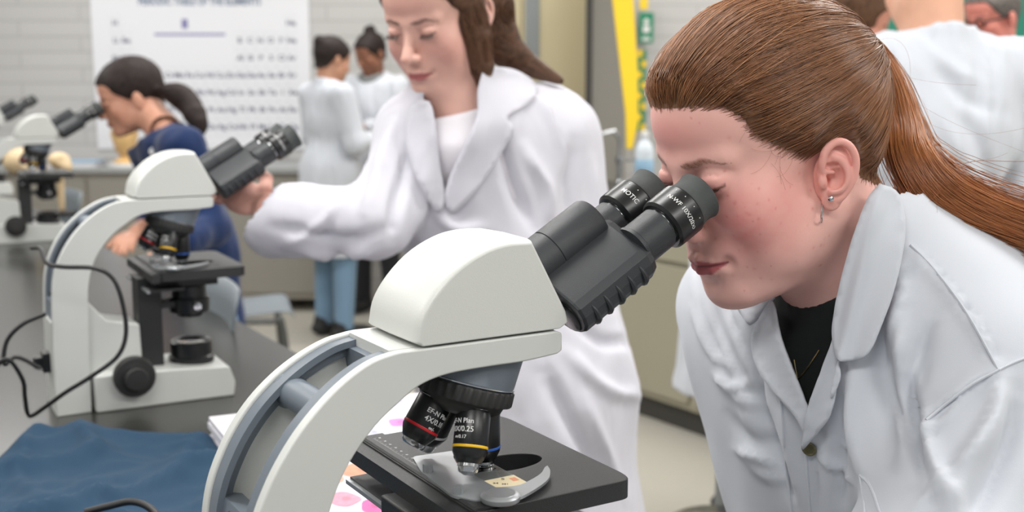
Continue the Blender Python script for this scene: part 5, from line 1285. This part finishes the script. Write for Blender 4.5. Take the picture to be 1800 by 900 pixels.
g.path([BJ['sr'], BJ['er'], BJ['hr']*0.72+BJ['er']*0.28], [0.068, 0.052, 0.048], 0.03)
g.path([BJ['sl'], BJ['el'], BJ['hl']*0.9+BJ['el']*0.1], [0.082, 0.066, 0.05], 0.05)
g.path([BJ['pelvis'], BJ['pelvis']*[1, 1, 0]+np.array([0.01, 0, 0.40])], [0.17, 0.25], 0.08); g.half((0, 0, 0.42), (0, 0, -1))
g.cone(BJ['neck']-bn_*0.02, BJ['neck']+bn_*0.06, 0.085, 0.066, 0.04)
# open cuff
cd_ = (BJ['er']-BJ['hr']); cd_ /= np.linalg.norm(cd_); g.cone(BJ['hr']+cd_*0.015+np.array([0, 0, -0.022]), BJ['hr']+cd_*0.09+np.array([0, 0, -0.015]), 0.056, 0.052, 0.03); g.cone(BJ['hr']-cd_*0.08, BJ['hr']+cd_*0.030, 0.075, 0.040, 0.0, '-')
v, f = g.mesh()
BC = [([(700, 200), (670, 290), (640, 370)], 12, 7, 0), ([(715, 260), (700, 340), (690, 420)], 12, -8, 0), ([(600, 350), (560, 400), (500, 430)], 12, 6, 0), ([(690, 400), (620, 420), (540, 410), (480, 400)], 12, -6, 0), ([(660, 440), (600, 450), (520, 440)], 10, 6, 0),
      ([(880, 240), (900, 320), (935, 400)], 14, -9, 0), ([(920, 260), (960, 330), (965, 400)], 14, 8, 0), ([(1010, 250), (1000, 330), (1010, 420)], 16, -8, 0), ([(1040, 280), (1050, 370), (1060, 430)], 12, 6, 0), ([(905, 150), (960, 190), (990, 260), (1000, 330)], 8, 6, 1), ([(760, 360), (800, 400), (850, 400)], 12, 6, 0), ([(1000, 620), (1060, 680), (1120, 700)], 14, 7, 0), ([(960, 660), (1000, 740), (1060, 860)], 18, -9, 0), ([(1080, 560), (1110, 680), (1150, 850)], 18, 8, 0), ([(1000, 560), (1060, 600), (1120, 600)], 12, -7, 0), ([(1030, 700), (1060, 780), (1100, 880)], 12, 6, 0), ([(740, 250), (745, 330), (735, 420)], 12, 6, 0)]
v = folds(v, f, [(a, b*0.8, c*2.2, d) for a, b, c, d in BC]); N = vnormals(v, f); v += N*(snoise(v*np.array([1.8, 1.8, 0.6]), 6, 51)*0.004)[:, None]
bt = bvh(v, f); P_ = projpx(v); rv = v-BJ['neck']; rv = rv-(rv@bn_)[:, None]*bn_
kill = (in_poly(P_[:, :2], [(757, 170), (766, 230), (774, 290), (781, 345), (800, 290), (828, 235), (850, 180), (850, 100), (757, 100)]) & (P_[:, 2] < 1.95)) | (((v-BJ['neck'])@bn_ > 0.015) & (np.linalg.norm(rv, axis=1) < 0.075) & (P_[:, 0] > 746))
bcoat = sdf_obj('lab_coat', v-bl_, f[~kill[f].any(1)], M_['coat_pink'], broot, smooth_it=2); sm = bcoat.modifiers.new('solid', 'SOLIDIFY'); sm.thickness = 0.002; sm.offset = -1
BLM = Matrix.Translation(tuple(-bl_))
def bd(name, poly, **k): o = drape(name, poly, k.pop('tree', bt), M_['coat_pink'], bcoat, **k); o.data.transform(BLM); return o
bd('lapel', [(722, 188), (742, 176), (758, 186), (766, 230), (774, 290), (782, 350), (768, 372), (745, 340), (722, 290), (712, 235)], off=0.006, step=9)
bd('lapel', [(852, 116), (840, 160), (838, 205), (812, 262), (790, 312), (782, 350), (798, 374), (842, 330), (880, 272), (904, 228), (893, 206), (930, 182), (944, 150), (905, 122)], off=0.006, step=8, relax=6)
g = Grid((BJ['pelvis'][0]-0.3, BJ['pelvis'][1]-0.3, 0.03), (BJ['pelvis'][0]+0.3, BJ['pelvis'][1]+0.3, 0.8), 0.012)
for s in (-1, 1):
    q = BJ['pelvis']+np.array([0.09*s, 0, -0.05]); g.path([q, q*[1, 1, 0]+np.array([0, 0, 0.1])], [0.09, 0.055], 0.02)
v, f = g.mesh(); sdf_obj('trousers', v-bl_, f, M_['black_cloth'], broot)
for s in (-1, 1):
    q = BJ['pelvis']; c_ = np.array([q[0]+0.09*s-0.02, q[1]-0.05, 0.045]); gg = Grid(c_-0.18, c_+0.18, 0.008); gg.ell(c_, (0.055, 0.13, 0.045)); gg.half((0, 0, 0.004), (0, 0, -1)); v, f = gg.mesh(); sdf_obj('shoe', v-bl_, f, M_['shoe'], broot)
# ------------------------------------------------------------------ things on the wall and by the aisle
M_['paper'] = mat('poster_paper', col(222, 223, 228), 0.5); M_['ink_grey'] = mat('poster_ink', col(104, 108, 128), 0.6); M_['ink_blue'] = mat('poster_title_ink', col(88, 108, 136), 0.6)
M_['violet_ink'] = mat('violet_ink', col(120, 118, 165), 0.6); M_['teal_ink'] = mat('teal_ink', col(110, 130, 150), 0.6)
M_['yellow'] = mat('yellow_paint', col(240, 205, 40), 0.45); M_['green_sign'] = mat('green_sign_plastic', col(20, 130, 95), 0.45); M_['green_board'] = mat('green_board', col(30, 120, 100), 0.6)
YW = WALLY - 0.006
def wpx(px, py, y=YW): r_ = ray(px, py); return _O + r_*(y/r_[1])
p0, p1 = wpx(172, 250), wpx(549, 250); zt = wpx(300, -28)[2]; zb = wpx(300, 262)[2]
X0, X1 = p0[0], p1[0]; PWD = X1-X0; PH = zt-zb
poster = MB().box((X0, YW-0.004, zb), (X1, YW, zt)).build('periodic_table_poster', M_['paper'], smooth=False)
tag(poster, 'large white periodic table poster on the block wall', 'poster')
CWD, CHG = PWD*0.0475, PH*0.105
SYM = {0: 'H', 17: 'He'}
ROWS = [['H'] + ['']*16 + ['He'], ['Li', 'Be'] + ['']*10 + ['B', 'C', 'N', 'O', 'F', 'Ne'], ['Na', 'Mg'] + ['']*10 + ['Al', 'Si', 'P', 'S', 'Cl', 'Ar'],
        'K Ca Sc Ti V Cr Mn Fe Co Ni Cu Zn Ga Ge As Se Br Kr'.split(), 'Rb Sr Y Zr Nb Mo Tc Ru Rh Pd Ag Cd In Sn Sb Te I Xe'.split(), 'Cs Ba La Hf Ta W Re Os Ir Pt Au Hg Tl Pb Bi Po At Rn'.split(),
        'Fr Ra Ac Rf Db Sg Bh Hs Mt Ds Rg Cn Nh Fl Mc Lv Ts Og'.split(), None, [''] * 3 + 'Ce Pr Nd Pm Sm Eu Gd Tb Dy Ho Er Tm Yb Lu'.split() + [''], [''] * 3 + 'Th Pa U Np Pu Am Cm Bk Cf Es Fm Md No Lr'.split() + ['']]
lt, bd_ = MB(), MB(); gx0 = X0 + PWD*0.085; gz0 = zt - PH*0.185
wallT = lambda x, z: Matrix.Translation((x, YW-0.0046, z)) @ Matrix.Rotation(R(90), 4, 'X')
zz_ = gz0; tn_ = 0
for row in ROWS:
    if row is None: zz_ -= CHG*0.55; continue
    for j, s_ in enumerate(row):
        if not s_: continue
        cx = gx0 + (j+0.5)*CWD
        tv, tf = text_mesh(s_, CHG*0.44, None, bold=0.0016, depth=0.0003); lt.add([tuple(wallT(cx, zz_-CHG*0.46) @ Vector(q)) for q in tv], tf)
        for (a, b, c, d) in ((-.5, -1, .5, -.985), (-.5, -.015, .5, 0), (-.5, -1, -.48, 0), (.48, -1, .5, 0)): bd_.box((cx+a*CWD, YW-0.0047, zz_+b*CHG), (cx+c*CWD, YW-0.0041, zz_+d*CHG))
    zz_ -= CHG
nf = len(bd_.f); bd_.add(lt.v, lt.f); gd = bd_.build('printed_grid_pattern', mat('pale_lines', col(196, 198, 206), 0.6), poster, smooth=False); gd.data.materials.append(M_['ink_grey']); gd.data.polygons.foreach_set('material_index', [0]*nf + [1]*(len(gd.data.polygons)-nf))
tv, tf = text_mesh('PERIODIC TABLE OF THE ELEMENTS', PH*0.062, None, bold=0.002, depth=0.0003)
wd = max(q[0] for q in tv)-min(q[0] for q in tv); kx = PWD*0.56/wd
MB().add([tuple(wallT(X0+PWD*0.5, zt-PH*0.105) @ Vector((q[0]*kx, q[1], q[2]))) for q in tv], tf).build('title_lettering', M_['ink_blue'], poster, smooth=False)
kp = MB(); cx, cz = wpx(325, 42)[0], wpx(325, 42)[2]
kp.box((cx-0.02, YW-0.0047, cz-0.03), (cx+0.02, YW-0.0041, cz+0.03)); kp.box((cx-0.2, YW-0.0047, cz-0.075), (cx+0.26, YW-0.0041, cz-0.06))
kp.build('key_panel', M_['violet_ink'], poster, smooth=False)
# tan locker, grey column, yellow pull-down panel of the safety shower, signs
def wbox(name, label, cat, x0, x1, ytop, ybot, y, m, dep=0.3, grp=None):
    a, b = wpx(x0, 200, y), wpx(x1, 200, y); zt_ = wpx(0, ytop, y)[2]; zb_ = wpx(0, ybot, y)[2] if ybot is not None else 0.0
    o = MB().box((a[0], y, zb_), (b[0], y+dep, zt_)).build(name, m, bevel=0.004); tag(o, label, cat, grp); return o, a[0], b[0], zb_, zt_
lk = empty('locker_cabinet', (wpx(965, 200, 6.5)[0], 6.6, 0), 'tall tan storage cabinet behind the brown-haired student', 'cabinet'); xl = lk.location[0]
a = wpx(872, 200, 6.5)[0]-xl; b = wpx(1035, 200, 6.5)[0]-xl
MB().box((a, 0, 0.0), (b, 0.5, 2.3)).build('cabinet_body', M_['locker'], lk, bevel=0.004)
mid = wpx(918, 200, 6.5)[0]-xl
MB().box((a+0.01, -0.02, 0.05), (mid-0.004, -0.0005, 2.26)).build('door', M_['locker'], lk, bevel=0.003)
d = MB().box((mid+0.004, -0.02, 0.05), (b-0.01, -0.0005, 2.26)).build('door', M_['locker'], lk, bevel=0.003)
hx = wpx(936, 90, 6.5)[0]-xl
MB().box((hx-0.04, -0.026, 1.52), (hx+0.04, -0.0205, 1.90)).build('door_window', mat('frosted_window', col(128, 132, 132), 0.25), d, bevel=0.002)
MB().tube([(hx+0.05, -0.022, 1.50), (hx+0.05, -0.05, 1.49), (hx+0.05, -0.05, 1.40), (hx+0.05, -0.022, 1.39)], 0.008, 10).build('handle', M_['chrome'], d)
o, *_ = wbox('grey_column', 'grey painted column between the tan cabinet and yellow panel', 'column', 1036, 1100, -60, None, 6.3, M_['grey_paint'], 0.25)
o2 = MB().box((wpx(1030, 0, 6.3)[0], 6.29, 0), (wpx(1042, 0, 6.3)[0], 6.30, 2.4)).build('shadow_gap', M_['kick'], o); o2.name = 'painted_shadow_gap'  # dark strip standing in for the shade between cabinet and column
ya = [wpx(*q, 5.2) for q in ((1074, -30), (1112, -30), (1121, 120), (1122, 215), (1112, 262), (1102, 262), (1100, 200))]
m = MB(); n = len(ya); m.add([tuple(q) for q in ya] + [(q[0], q[1]+0.03, q[2]) for q in ya], [list(range(n)), list(range(2*n-1, n-1, -1))] + [[i, i+n, (i+1) % n+n, (i+1) % n] for i in range(n)])
yo = m.build('hanging_strap', M_['yellow'], bevel=0.003); tag(yo, 'broad bright yellow hanging strap beside the green safety sign', 'strap')
o, x0, x1, z0, z1 = wbox('eyewash_sign', 'small green safety sign with white symbols on the far wall', 'sign', 1121, 1146, 22, 76, 7.6, M_['green_sign'], 0.02)
zm = (z0+z1)/2; xm = (x0+x1)/2
MB().lathe([(0, 0), (0.018, 0), (0.018, 0.002), (0, 0.002)], axisM((xm, 7.6, zm+0.04), (0, -1, 0)), 16).box((xm-0.022, 7.597, zm-0.03), (xm+0.022, 7.6, zm+0.015)).box((xm-0.026, 7.597, zm-0.08), (xm+0.026, 7.6, zm-0.06)).build('symbol', M_['white_ink'], o, smooth=False)
tape = empty('checked_tape', (wpx(1128, 120, 7.6)[0], 7.6, wpx(1128, 230, 7.6)[2]), 'vertical green and yellow checked warning tape below the safety sign', 'tape')
tl_ = wpx(1128, 88, 7.6)[2]-tape.location[2]; sq = 0.045
ms = [MB(), MB()]; k = 0; z = 0
MB().box((-0.03, -0.004, 0), (0.03, 0.0, tl_)).build('backing', M_['green_sign'], tape, smooth=False)
while z < tl_: ms[0].box((-0.03 if k % 2 else -0.005, -0.006, z), (0.005 if k % 2 else 0.03, -0.004, z+sq)); z += sq*1.5; k += 1
ms[0].build('yellow_checks', M_['yellow'], tape, smooth=False)
o, *_ = wbox('notice', 'small yellow notice above the green safety sign', 'sign', 1121, 1136, -4, 17, 7.6, M_['yellow'], 0.01)
o, *_ = wbox('green_board', 'dark green wall board behind the tall person', 'board', 1532, 1830, -60, 66, 7.6, M_['green_board'], 0.03)
MB().box((wpx(1532, 0, 7.6)[0], 7.58, wpx(0, 66, 7.6)[2]-0.03), (wpx(1830, 0, 7.6)[0], 7.63, wpx(0, 66, 7.6)[2])).build('frame', M_['steel'], o, smooth=False)
# items on the far counter: tap and wash bottle
cabM = Matrix.Translation(cab.location) @ Matrix.Rotation(C2RZ, 4, 'Z')
def on_cab(px, py):
    q = on_z(px, py, 0.915); return q
q = on_cab(1088, 322)
tp = empty('chrome_tap', (q[0], q[1], 0.915), 'chrome laboratory tap on the counter beside the lab coat shoulder', 'tap')
MB().lathe([(0.03, 0), (0.03, 0.01), (0.014, 0.016), (0.014, 0.10), (0.024, 0.105), (0.024, 0.13), (0, 0.135)], None, 20).build('body', M_['chrome'], tp)
MB().tube([(0, 0, 0.1), (0, 0, 0.22), (-0.03, -0.02, 0.26), (-0.09, -0.05, 0.25), (-0.11, -0.06, 0.2)], 0.010, 12).build('spout', M_['chrome'], tp)
MB().tube([(0.02, 0, 0.115), (0.08, 0.0, 0.12)], 0.008, 10).build('lever', M_['chrome'], tp)
q = on_cab(1132, 318)
wb = empty('wash_bottle', (q[0], q[1], 0.915), 'pale plastic bottle with a light blue label by the yellow strap', 'bottle')
MB().lathe([(0.045, 0), (0.048, 0.006), (0.048, 0.15), (0.035, 0.19), (0.018, 0.205), (0.018, 0.225)], None, 28).build('bottle_body', mat('milky_plastic', col(205, 214, 222), 0.35), wb)
MB().lathe([(0.0485, 0.04), (0.049, 0.041), (0.049, 0.11), (0.0485, 0.111)], None, 28).build('label', mat('pale_blue_label', col(150, 185, 212), 0.5), wb)
MB().lathe([(0.0, 0.225), (0.021, 0.225), (0.021, 0.25), (0.0, 0.255)], None, 20).build('cap', mat('white_cap', col(225, 225, 225), 0.4), wb)

# ------------------------------------------------------------------ on the bench
# dust cover: crumpled slate blue cloth
def cloth_patch(name, outline, zbase, hfun, m, label, cat, res=0.008, thick=0.004):
    P_ = np.array([on_z(px, py, zbase)[:2] for px, py in outline]); P_ = smooth_curve(list(P_)+[P_[0]], 6*len(P_))[:-1] if False else P_
    lo, hi = P_.min(0), P_.max(0); gx, gy = np.meshgrid(np.arange(lo[0], hi[0], res), np.arange(lo[1], hi[1], res)); g = np.c_[gx.ravel(), gy.ravel()]
    per = []
    for i in range(len(P_)):
        a, b = P_[i], P_[(i+1) % len(P_)]; k = max(1, int(np.hypot(*(b-a))/res)); per += [a+(b-a)*j/k for j in range(k)]
    g = g[in_poly(g, P_)]; d, _, _ = seg_dist(g, per+[per[0]]); g = g[d > res*0.6]; pts = np.vstack([per, g]); nb = len(per)
    r_ = delaunay_2d_cdt([Vector(p) for p in pts], [(i, (i+1) % nb) for i in range(nb)], [list(range(nb))], 1, 1e-6)
    P2 = np.array([tuple(p) for p in r_[0]]); d, _, _ = seg_dist(P2, per+[per[0]]); e = np.clip(d/0.02, 0, 1)**0.5
    z = zbase + 0.003 + hfun(P2, d)*e
    V = np.c_[P2, z]; c0 = V.mean(0)*[1, 1, 0] + [0, 0, zbase]
    o = mesh_obj(name, V-c0, [list(f) for f in r_[2]], m); o.location = tuple(c0)
    s = o.modifiers.new('solid', 'SOLIDIFY'); s.thickness = thick; s.offset = -1; b_ = o.modifiers.new('soft', 'SMOOTH'); b_.iterations = 2; tag(o, label, cat); return o
M_['dust'] = cloth_mat('slate_blue_nylon', col(34, 60, 82), 0.05); M_['dust'].node_tree.nodes['Principled BSDF'].inputs['Sheen Weight'].default_value = 0.03
def hb_(P_, d):
    P3 = np.c_[P_, np.zeros(len(P_))]
    a = snoise(P3, 2.2, 61, 2); ridge = (1-np.abs(snoise(P3*np.array([1, 1.5, 1]), 2.6, 62, 1)))**5; r2 = (1-np.abs(snoise(P3*np.array([1.6, 0.6, 1]), 4.2, 64, 2)))**7
    return 0.006 + 0.008*np.clip(a, -0.5, 1) + 0.020*ridge + 0.014*r2 + 0.006*(1-np.abs(snoise(P3*np.array([1, 1.3, 1]), 9, 66, 2)))**6 + 0.006*np.clip(d/0.12, 0, 1)
cover = cloth_patch('dust_cover', [(-140, 905), (-40, 840), (48, 762), (200, 764), (374, 774), (398, 800), (455, 895), (550, 1010), (500, 1240), (-200, 1250)], BENCH, hb_, M_['dust'], 'crumpled slate blue nylon dust cover lying on the bench in front', 'cover', res=0.009)
M_['red_cloth'] = cloth_mat('red_cloth', col(196, 40, 58), 0.05)
# stack of laminated sheets with stained cell pictures
h0 = BENCH + 0.034
SH = [on_z(*q, h0) for q in ((367, 733), (742, 690), (840, 960), (590, 1010))]
c0 = on_z(560, 800, h0)
u = SH[1]-SH[0]; 
def sheet_local(s_, t_): return SH[0]*(1-s_)*(1-t_) + SH[1]*s_*(1-t_) + SH[2]*s_*t_ + SH[3]*(1-s_)*t_
stack = empty('cell_atlas', (c0[0], c0[1], BENCH), 'thick stack of printed sheets with pink and violet stained cell pictures under the foreground microscope', 'book')
off3 = np.array([c0[0], c0[1], BENCH])
m = MB(); 
for k in range(4):
    z0, z1 = 0.0005 + k*0.0085, 0.0005 + k*0.0085 + 0.008; j = [(0, 0), (0.004, -0.003), (-0.003, 0.004), (0, 0)][k]
    P4 = [(q-off3)[:2] + np.array(j) for q in SH]; m.add([(p[0], p[1], z0) for p in P4] + [(p[0], p[1], z1) for p in P4], [[0, 3, 2, 1], [4, 5, 6, 7], [0, 1, 5, 4], [1, 2, 6, 5], [2, 3, 7, 6], [3, 0, 4, 7]])
m.build('pages', mat('glossy_paper', col(228, 226, 232), 0.3), stack, smooth=False)
def cellmat(n_, c): return mat(n_, c, 0.35, noise=(120, 0.35))
CELL = [((640, 735), 26, 9, 'lilac', col(190, 176, 212)), ((700, 742), 18, 8, 'magenta', col(206, 120, 190)), ((655, 760), 22, 9, 'greylilac', col(190, 190, 210)), ((615, 790), 20, 10, 'palegrey', col(196, 192, 206)), ((640, 825), 44, 14, 'rust', col(206, 140, 112)), ((605, 877), 28, 12, 'pink', col(226, 140, 160)), ((655, 890), 22, 12, 'hotpink', col(222, 90, 150)), ((700, 705), 22, 7, 'lilac2', col(196, 190, 220)), ((600, 735), 14, 7, 'violet', col(170, 160, 205)), ((590, 840), 16, 8, 'orange', col(222, 160, 140)),
        ((450, 745), 22, 7, 'lilac3', col(198, 184, 214)), ((500, 735), 20, 7, 'pink2', col(224, 170, 190)), ((560, 742), 18, 7, 'lilac4', col(190, 180, 214)), ((520, 770), 24, 9, 'pink3', col(220, 160, 180))]
for (px, py), a, b, nm, c in CELL:
    if nm not in M_: M_[nm] = cellmat('stain_'+nm, c)
    P3 = [on_z(px + a*(1+0.12*math.sin(3*t+px))*math.cos(t), py + b*(1+0.12*math.cos(2*t+py))*math.sin(t), BENCH+0.0346)-off3 for t in np.linspace(0, 2*math.pi, 28)[:-1]]
    n = len(P3); MB().add([tuple(q) for q in P3] + [(q[0], q[1], q[2]-0.0004) for q in P3], [list(range(n))[::-1], [n+i for i in range(n)]] + [[i, (i+1) % n, (i+1) % n+n, i+n] for i in range(n)]).build('cell_picture', M_[nm], stack, smooth=False)
    Q3 = [np.mean(P3, axis=0)*0.72 + q*0.28 + np.array([0.002, 0.001, 0.0002]) for q in P3]
    if a > 16: MB().add([tuple(q) for q in Q3], [list(range(n))[::-1]]).build('cell_nucleus', mat('nucleus_'+nm, tuple(q*0.72 for q in c[:3])+(1,), 0.4), stack, smooth=False)
# a glass slide with a cream label on the stage
sl = empty('microscope_slide', tuple(slocal(s1, 67, -17, -108.0)), 'glass slide with a cream paper label clipped on the stage', 'microscope slide', rz=s1.rotation_euler[2])
MB().box((-0.013, -0.038, -0.0016), (0.013, 0.038, -0.0004)).build('glass', mat('thin_glass', (0.93, 0.97, 0.96, 1), 0.04, trans=0.9), sl, smooth=False)
lb = MB().prism([(-0.0128, -0.0003), (0.0128, -0.0003), (0.0128, 0.0), (-0.0128, 0.0)], -0.0375, -0.017).build('paper_label', mat('cream_label', col(226, 212, 176), 0.6, noise=(60, 0.06)), sl, smooth=False)
m = MB()
for t_, x, y, sz in (('S', 0.001, -0.021, 0.006), ('24', -0.008, -0.026, 0.004), ('381', -0.003, -0.031, 0.0035)):
    tv, tf = text_mesh(t_, sz, None, bold=0.0001, depth=0.00004); m.add([tuple(Matrix.Translation((x, y, 0.00005)) @ Matrix.Rotation(R(-30), 4, 'Z') @ Vector(q)) for q in tv], tf)
m.build('handwriting', M_['black'], lb, smooth=False)
MB().box((0.0055, -0.029, 0.00002), (0.0105, -0.022, 0.00008)).build('orange_mark', mat('orange_ink', col(225, 150, 110), 0.6), lb, smooth=False)
MB().box((-0.009, 0.002, -0.0004), (0.009, 0.024, -0.0002)).build('cover_glass', M_['glass'], sl, smooth=False)
# power leads
M_['cord'] = mat('black_cord', col(22, 22, 24), 0.45)
def cordpx(pts, label, r_=0.0032, fix0=None):
    P_ = [W(*p) for p in pts]
    if fix0 is not None: P_ = [np.array(fix0)] + P_
    c = smooth_curve(P_, 14*len(P_)); o0 = c.mean(0); o = MB().tube([tuple(q) for q in c-o0], r_, 10).build('power_cord', M_['cord']); o.location = tuple(o0); tag(o, label, 'cord'); return o
zq = 1.68
cordpx([(72, 648, 1.72), (30, 628, 1.71), (8, 640, 1.70), (12, 600, 1.70), (40, 570, 1.70), (80, 552, 1.70)], 'short black lead curling from the plug of the second microscope')
cordpx([(56, 436, 1.74), (72, 438, 1.69), (82, 462, 1.66), (110, 469, 1.645), (168, 472, 1.645), (200, 492, 1.65), (217, 540, 1.655), (221, 590, 1.66), (205, 628, 1.66), (160, 662, 1.66), (115, 690, 1.68), (80, 715, 1.70), (52, 731, 1.72), (44, 700, 1.70), (40, 668, 1.68), (14, 632, 1.66), (-12, 650, 1.66), (-60, 700, 1.66)], 'long black cord looped over the arm of the second microscope')
cordpx([(150, 900, 1.20), (190, 890, 1.20), (230, 882, 1.20), (262, 892, 1.19), (285, 920, 1.17), (330, 1000, 1.10)], 'black cord lying on the blue dust cover at the bottom', r_=0.0038)
# stools: blue-grey shells on chrome tube frames
M_['stool'] = mat('blue_grey_seat_plastic', col(112, 120, 126), 0.4); M_['tube'] = mat('dark_grey_tube', col(88, 90, 88), 0.35, metal=0.3)
def make_chair(x, y, rz, label, tube_m, seat_h=0.46):
    t = empty('stacking_chair', (x, y, 0), label, 'chair', 'stacking chairs by the bench', rz)
    m = MB(); n = 14; prof = smooth_curve([(0.22, seat_h-0.02), (0.18, seat_h), (0.0, seat_h-0.012), (-0.16, seat_h+0.0), (-0.21, seat_h+0.05), (-0.235, seat_h+0.2), (-0.27, seat_h+0.38)], 26)
    v = []; 
    for a, (yy, z_) in enumerate(prof):
        for b_ in range(n):
            s_ = (b_/(n-1))*2-1; w_ = 0.205-0.02*(a/25); v.append((s_*w_, yy + 0.03*s_*s_*(a > 14), z_+0.012*s_*s_*(a <= 14)))
    f = [[a*n+b_, a*n+b_+1, (a+1)*n+b_+1, (a+1)*n+b_] for a in range(25) for b_ in range(n-1)]
    o = mesh_obj('seat_shell', v, f, M_['stool'], t); sm = o.modifiers.new('solid', 'SOLIDIFY'); sm.thickness = 0.007
    for s_ in (-1, 1):
        MB().tube(list(map(tuple, smooth_curve([(s_*0.21, 0.20, 0.02), (s_*0.20, 0.17, seat_h-0.05), (s_*0.19, 0.12, seat_h-0.025), (s_*0.19, -0.12, seat_h-0.025), (s_*0.20, -0.17, seat_h-0.05), (s_*0.21, -0.24, 0.02)], 40))), 0.014, 10).build('leg_frame', tube_m, t)
        for yy in (0.20, -0.24): MB().lathe([(0.014, 0), (0.014, 0.03), (0.011, 0.032)], Matrix.Translation((s_*0.21, yy, 0)), 12).build('foot_cap', M_['black'], t)
    return t
def chair_at(px, py, z, seat_h, label, tm, back_off=0.262, rz=None):
    q = W(px, py, z); q = q - FX*back_off
    rz = BRZ + math.pi/2 if rz is None else rz
    return make_chair(q[0], q[1], rz, label, tm, seat_h)
chair_at(392, 520, 2.52, 0.63, 'blue-grey seat with chrome frame tucked under the bench behind the second microscope', M_['chrome'])
chair_at(136, 335, 4.45, 0.63, 'blue-grey seat with chrome frame tucked under the bench near the third microscope', M_['chrome'])
make_chair(-1.17, 4.9, R(-75), 'blue-grey plastic chair with dark tube frame standing on the pale floor past the bench', M_['tube'], 0.46)
# lab stools between people: adjustable with chrome column
def make_stool(x, y, h, label):
    t = empty('lab_stool', (x, y, 0), label, 'stool', 'round lab stools')
    MB().lathe([(0, h-0.05), (0.11, h-0.05), (0.128, h-0.03), (0.13, h-0.012), (0.12, h), (0, h)], None, 48).build('seat', M_['paper'], t)
    MB().lathe([(0.128, h-0.045), (0.136, h-0.04), (0.136, h-0.012), (0.130, h-0.004), (0.122, h+0.001)], None, 60).build('rim', M_['chrome'], t)
    MB().lathe([(0.03, 0.08), (0.03, h-0.2), (0.02, h-0.2), (0.02, h-0.05)], None, 20).build('column', M_['chrome'], t)
    MB().tube([(0.2*math.cos(a), 0.2*math.sin(a), h*0.45) for a in np.linspace(0, 2*math.pi, 40)], 0.011, 10).build('foot_ring', M_['chrome'], t)
    for k in range(4):
        a = k*math.pi/2+0.4; MB().tube([(0.02*math.cos(a), 0.02*math.sin(a), h-0.12), (0.2*math.cos(a), 0.2*math.sin(a), h*0.45), (0.27*math.cos(a), 0.27*math.sin(a), 0.012)], 0.011, 10).build('leg', M_['chrome'], t)
    return t
q = W(1268, 921, 2.76); make_stool(q[0], q[1], q[2], 'round stool with a chrome rim beside the red-haired student at the bottom edge')
# far bench clutter: model on shelf, papers
q = wpx(215, 300, 7.2)
fb_ = empty('side_counter', (wpx(200, 300, 7.2)[0], 7.35, 0), 'grey side counter along the block wall beneath the poster', 'counter')
MB().box((-1.6, -0.25, 0.08), (1.35, 0.33, 0.86)).build('cabinet_body', mat('warm_grey_paint', col(150, 144, 134), 0.5), fb_, smooth=False)
MB().box((-1.62, -0.28, 0.86), (1.37, 0.33, 0.895)).build('worktop', mat('grey_laminate', col(150, 152, 152), 0.4), fb_, bevel=0.003)
for k in range(4): MB().box((-1.58+k*0.73, -0.268, 0.12), (-1.58+k*0.73+0.71, -0.25, 0.83)).build('door', M_['grey_paint'], fb_, bevel=0.003)
def small(px, y, label, name, cat, build, z=0.895):
    x = wpx(px, 300, y)[0]; t = empty(name, (x, y, z), label, cat); build(t); return t
small(222, 7.2, 'tan anatomical torso model on the side counter next to the girl in navy', 'anatomical_model', 'model', lambda t: (MB().lathe([(0.07, 0), (0.075, 0.03), (0.03, 0.06), (0.06, 0.10), (0.085, 0.2), (0.05, 0.29), (0.028, 0.32), (0.042, 0.36), (0.045, 0.4), (0.02, 0.43), (0, 0.435)], Matrix.Scale(1, 4), 24).build('figure', mat('tan_model_resin', col(214, 176, 120), 0.4, noise=(16, 0.3)), t), MB().lathe([(0, -0.001), (0.1, 0.0), (0.1, 0.02), (0, 0.021)], None, 24).build('base', M_['white_ink'], t)))
small(130, 7.2, 'low stack of white papers with a blue edge on the side counter', 'paper_stack', 'paper', lambda t: (MB().box((-0.16, -0.1, 0.001), (0.16, 0.1, 0.03)).build('sheets', M_['paper'], t, smooth=False), MB().box((-0.17, -0.105, 0.03), (0.17, 0.105, 0.036)).build('folder', mat('pale_blue_card', col(150, 180, 205), 0.5), t, smooth=False)))
# tan skull-like models behind the third microscope on the bench
def model_head(px, py, z, s_, label):
    c = W(px, py, z); hb2 = BENCH; t = empty('tan_bone_model', (c[0], c[1], hb2), label, 'model', 'tan bone models on the bench')
    h_ = c[2]-hb2; g = Grid((-0.16, -0.13, 0), (0.16, 0.13, h_+0.14), 0.006); g.ell((0, 0, h_), (0.075*s_, 0.06*s_, 0.055*s_)); g.ell((0.055*s_, -0.01, h_-0.025), (0.035*s_, 0.04*s_, 0.035*s_), 0.02); g.ball((0.03*s_, -0.055*s_, h_+0.004), 0.016*s_, 0.006, '-'); g.cone((0, 0, 0.02), (0, 0, h_-0.03), 0.012, 0.014, 0.01); v, f = g.mesh()
    sdf_obj('bone', v, f, mat('tan_bone', col(214, 190, 152), 0.5, noise=(20, 0.15)), t); MB().lathe([(0, 0), (0.06, 0), (0.06, 0.012), (0.02, 0.02), (0, 0.02)], None, 28).build('base', M_['black'], t)
model_head(42, 285, 4.15, 0.95, 'tan bone model standing left of the third microscope nosepiece'); model_head(104, 282, 4.3, 0.55, 'tan bone model standing right of the third microscope nosepiece')
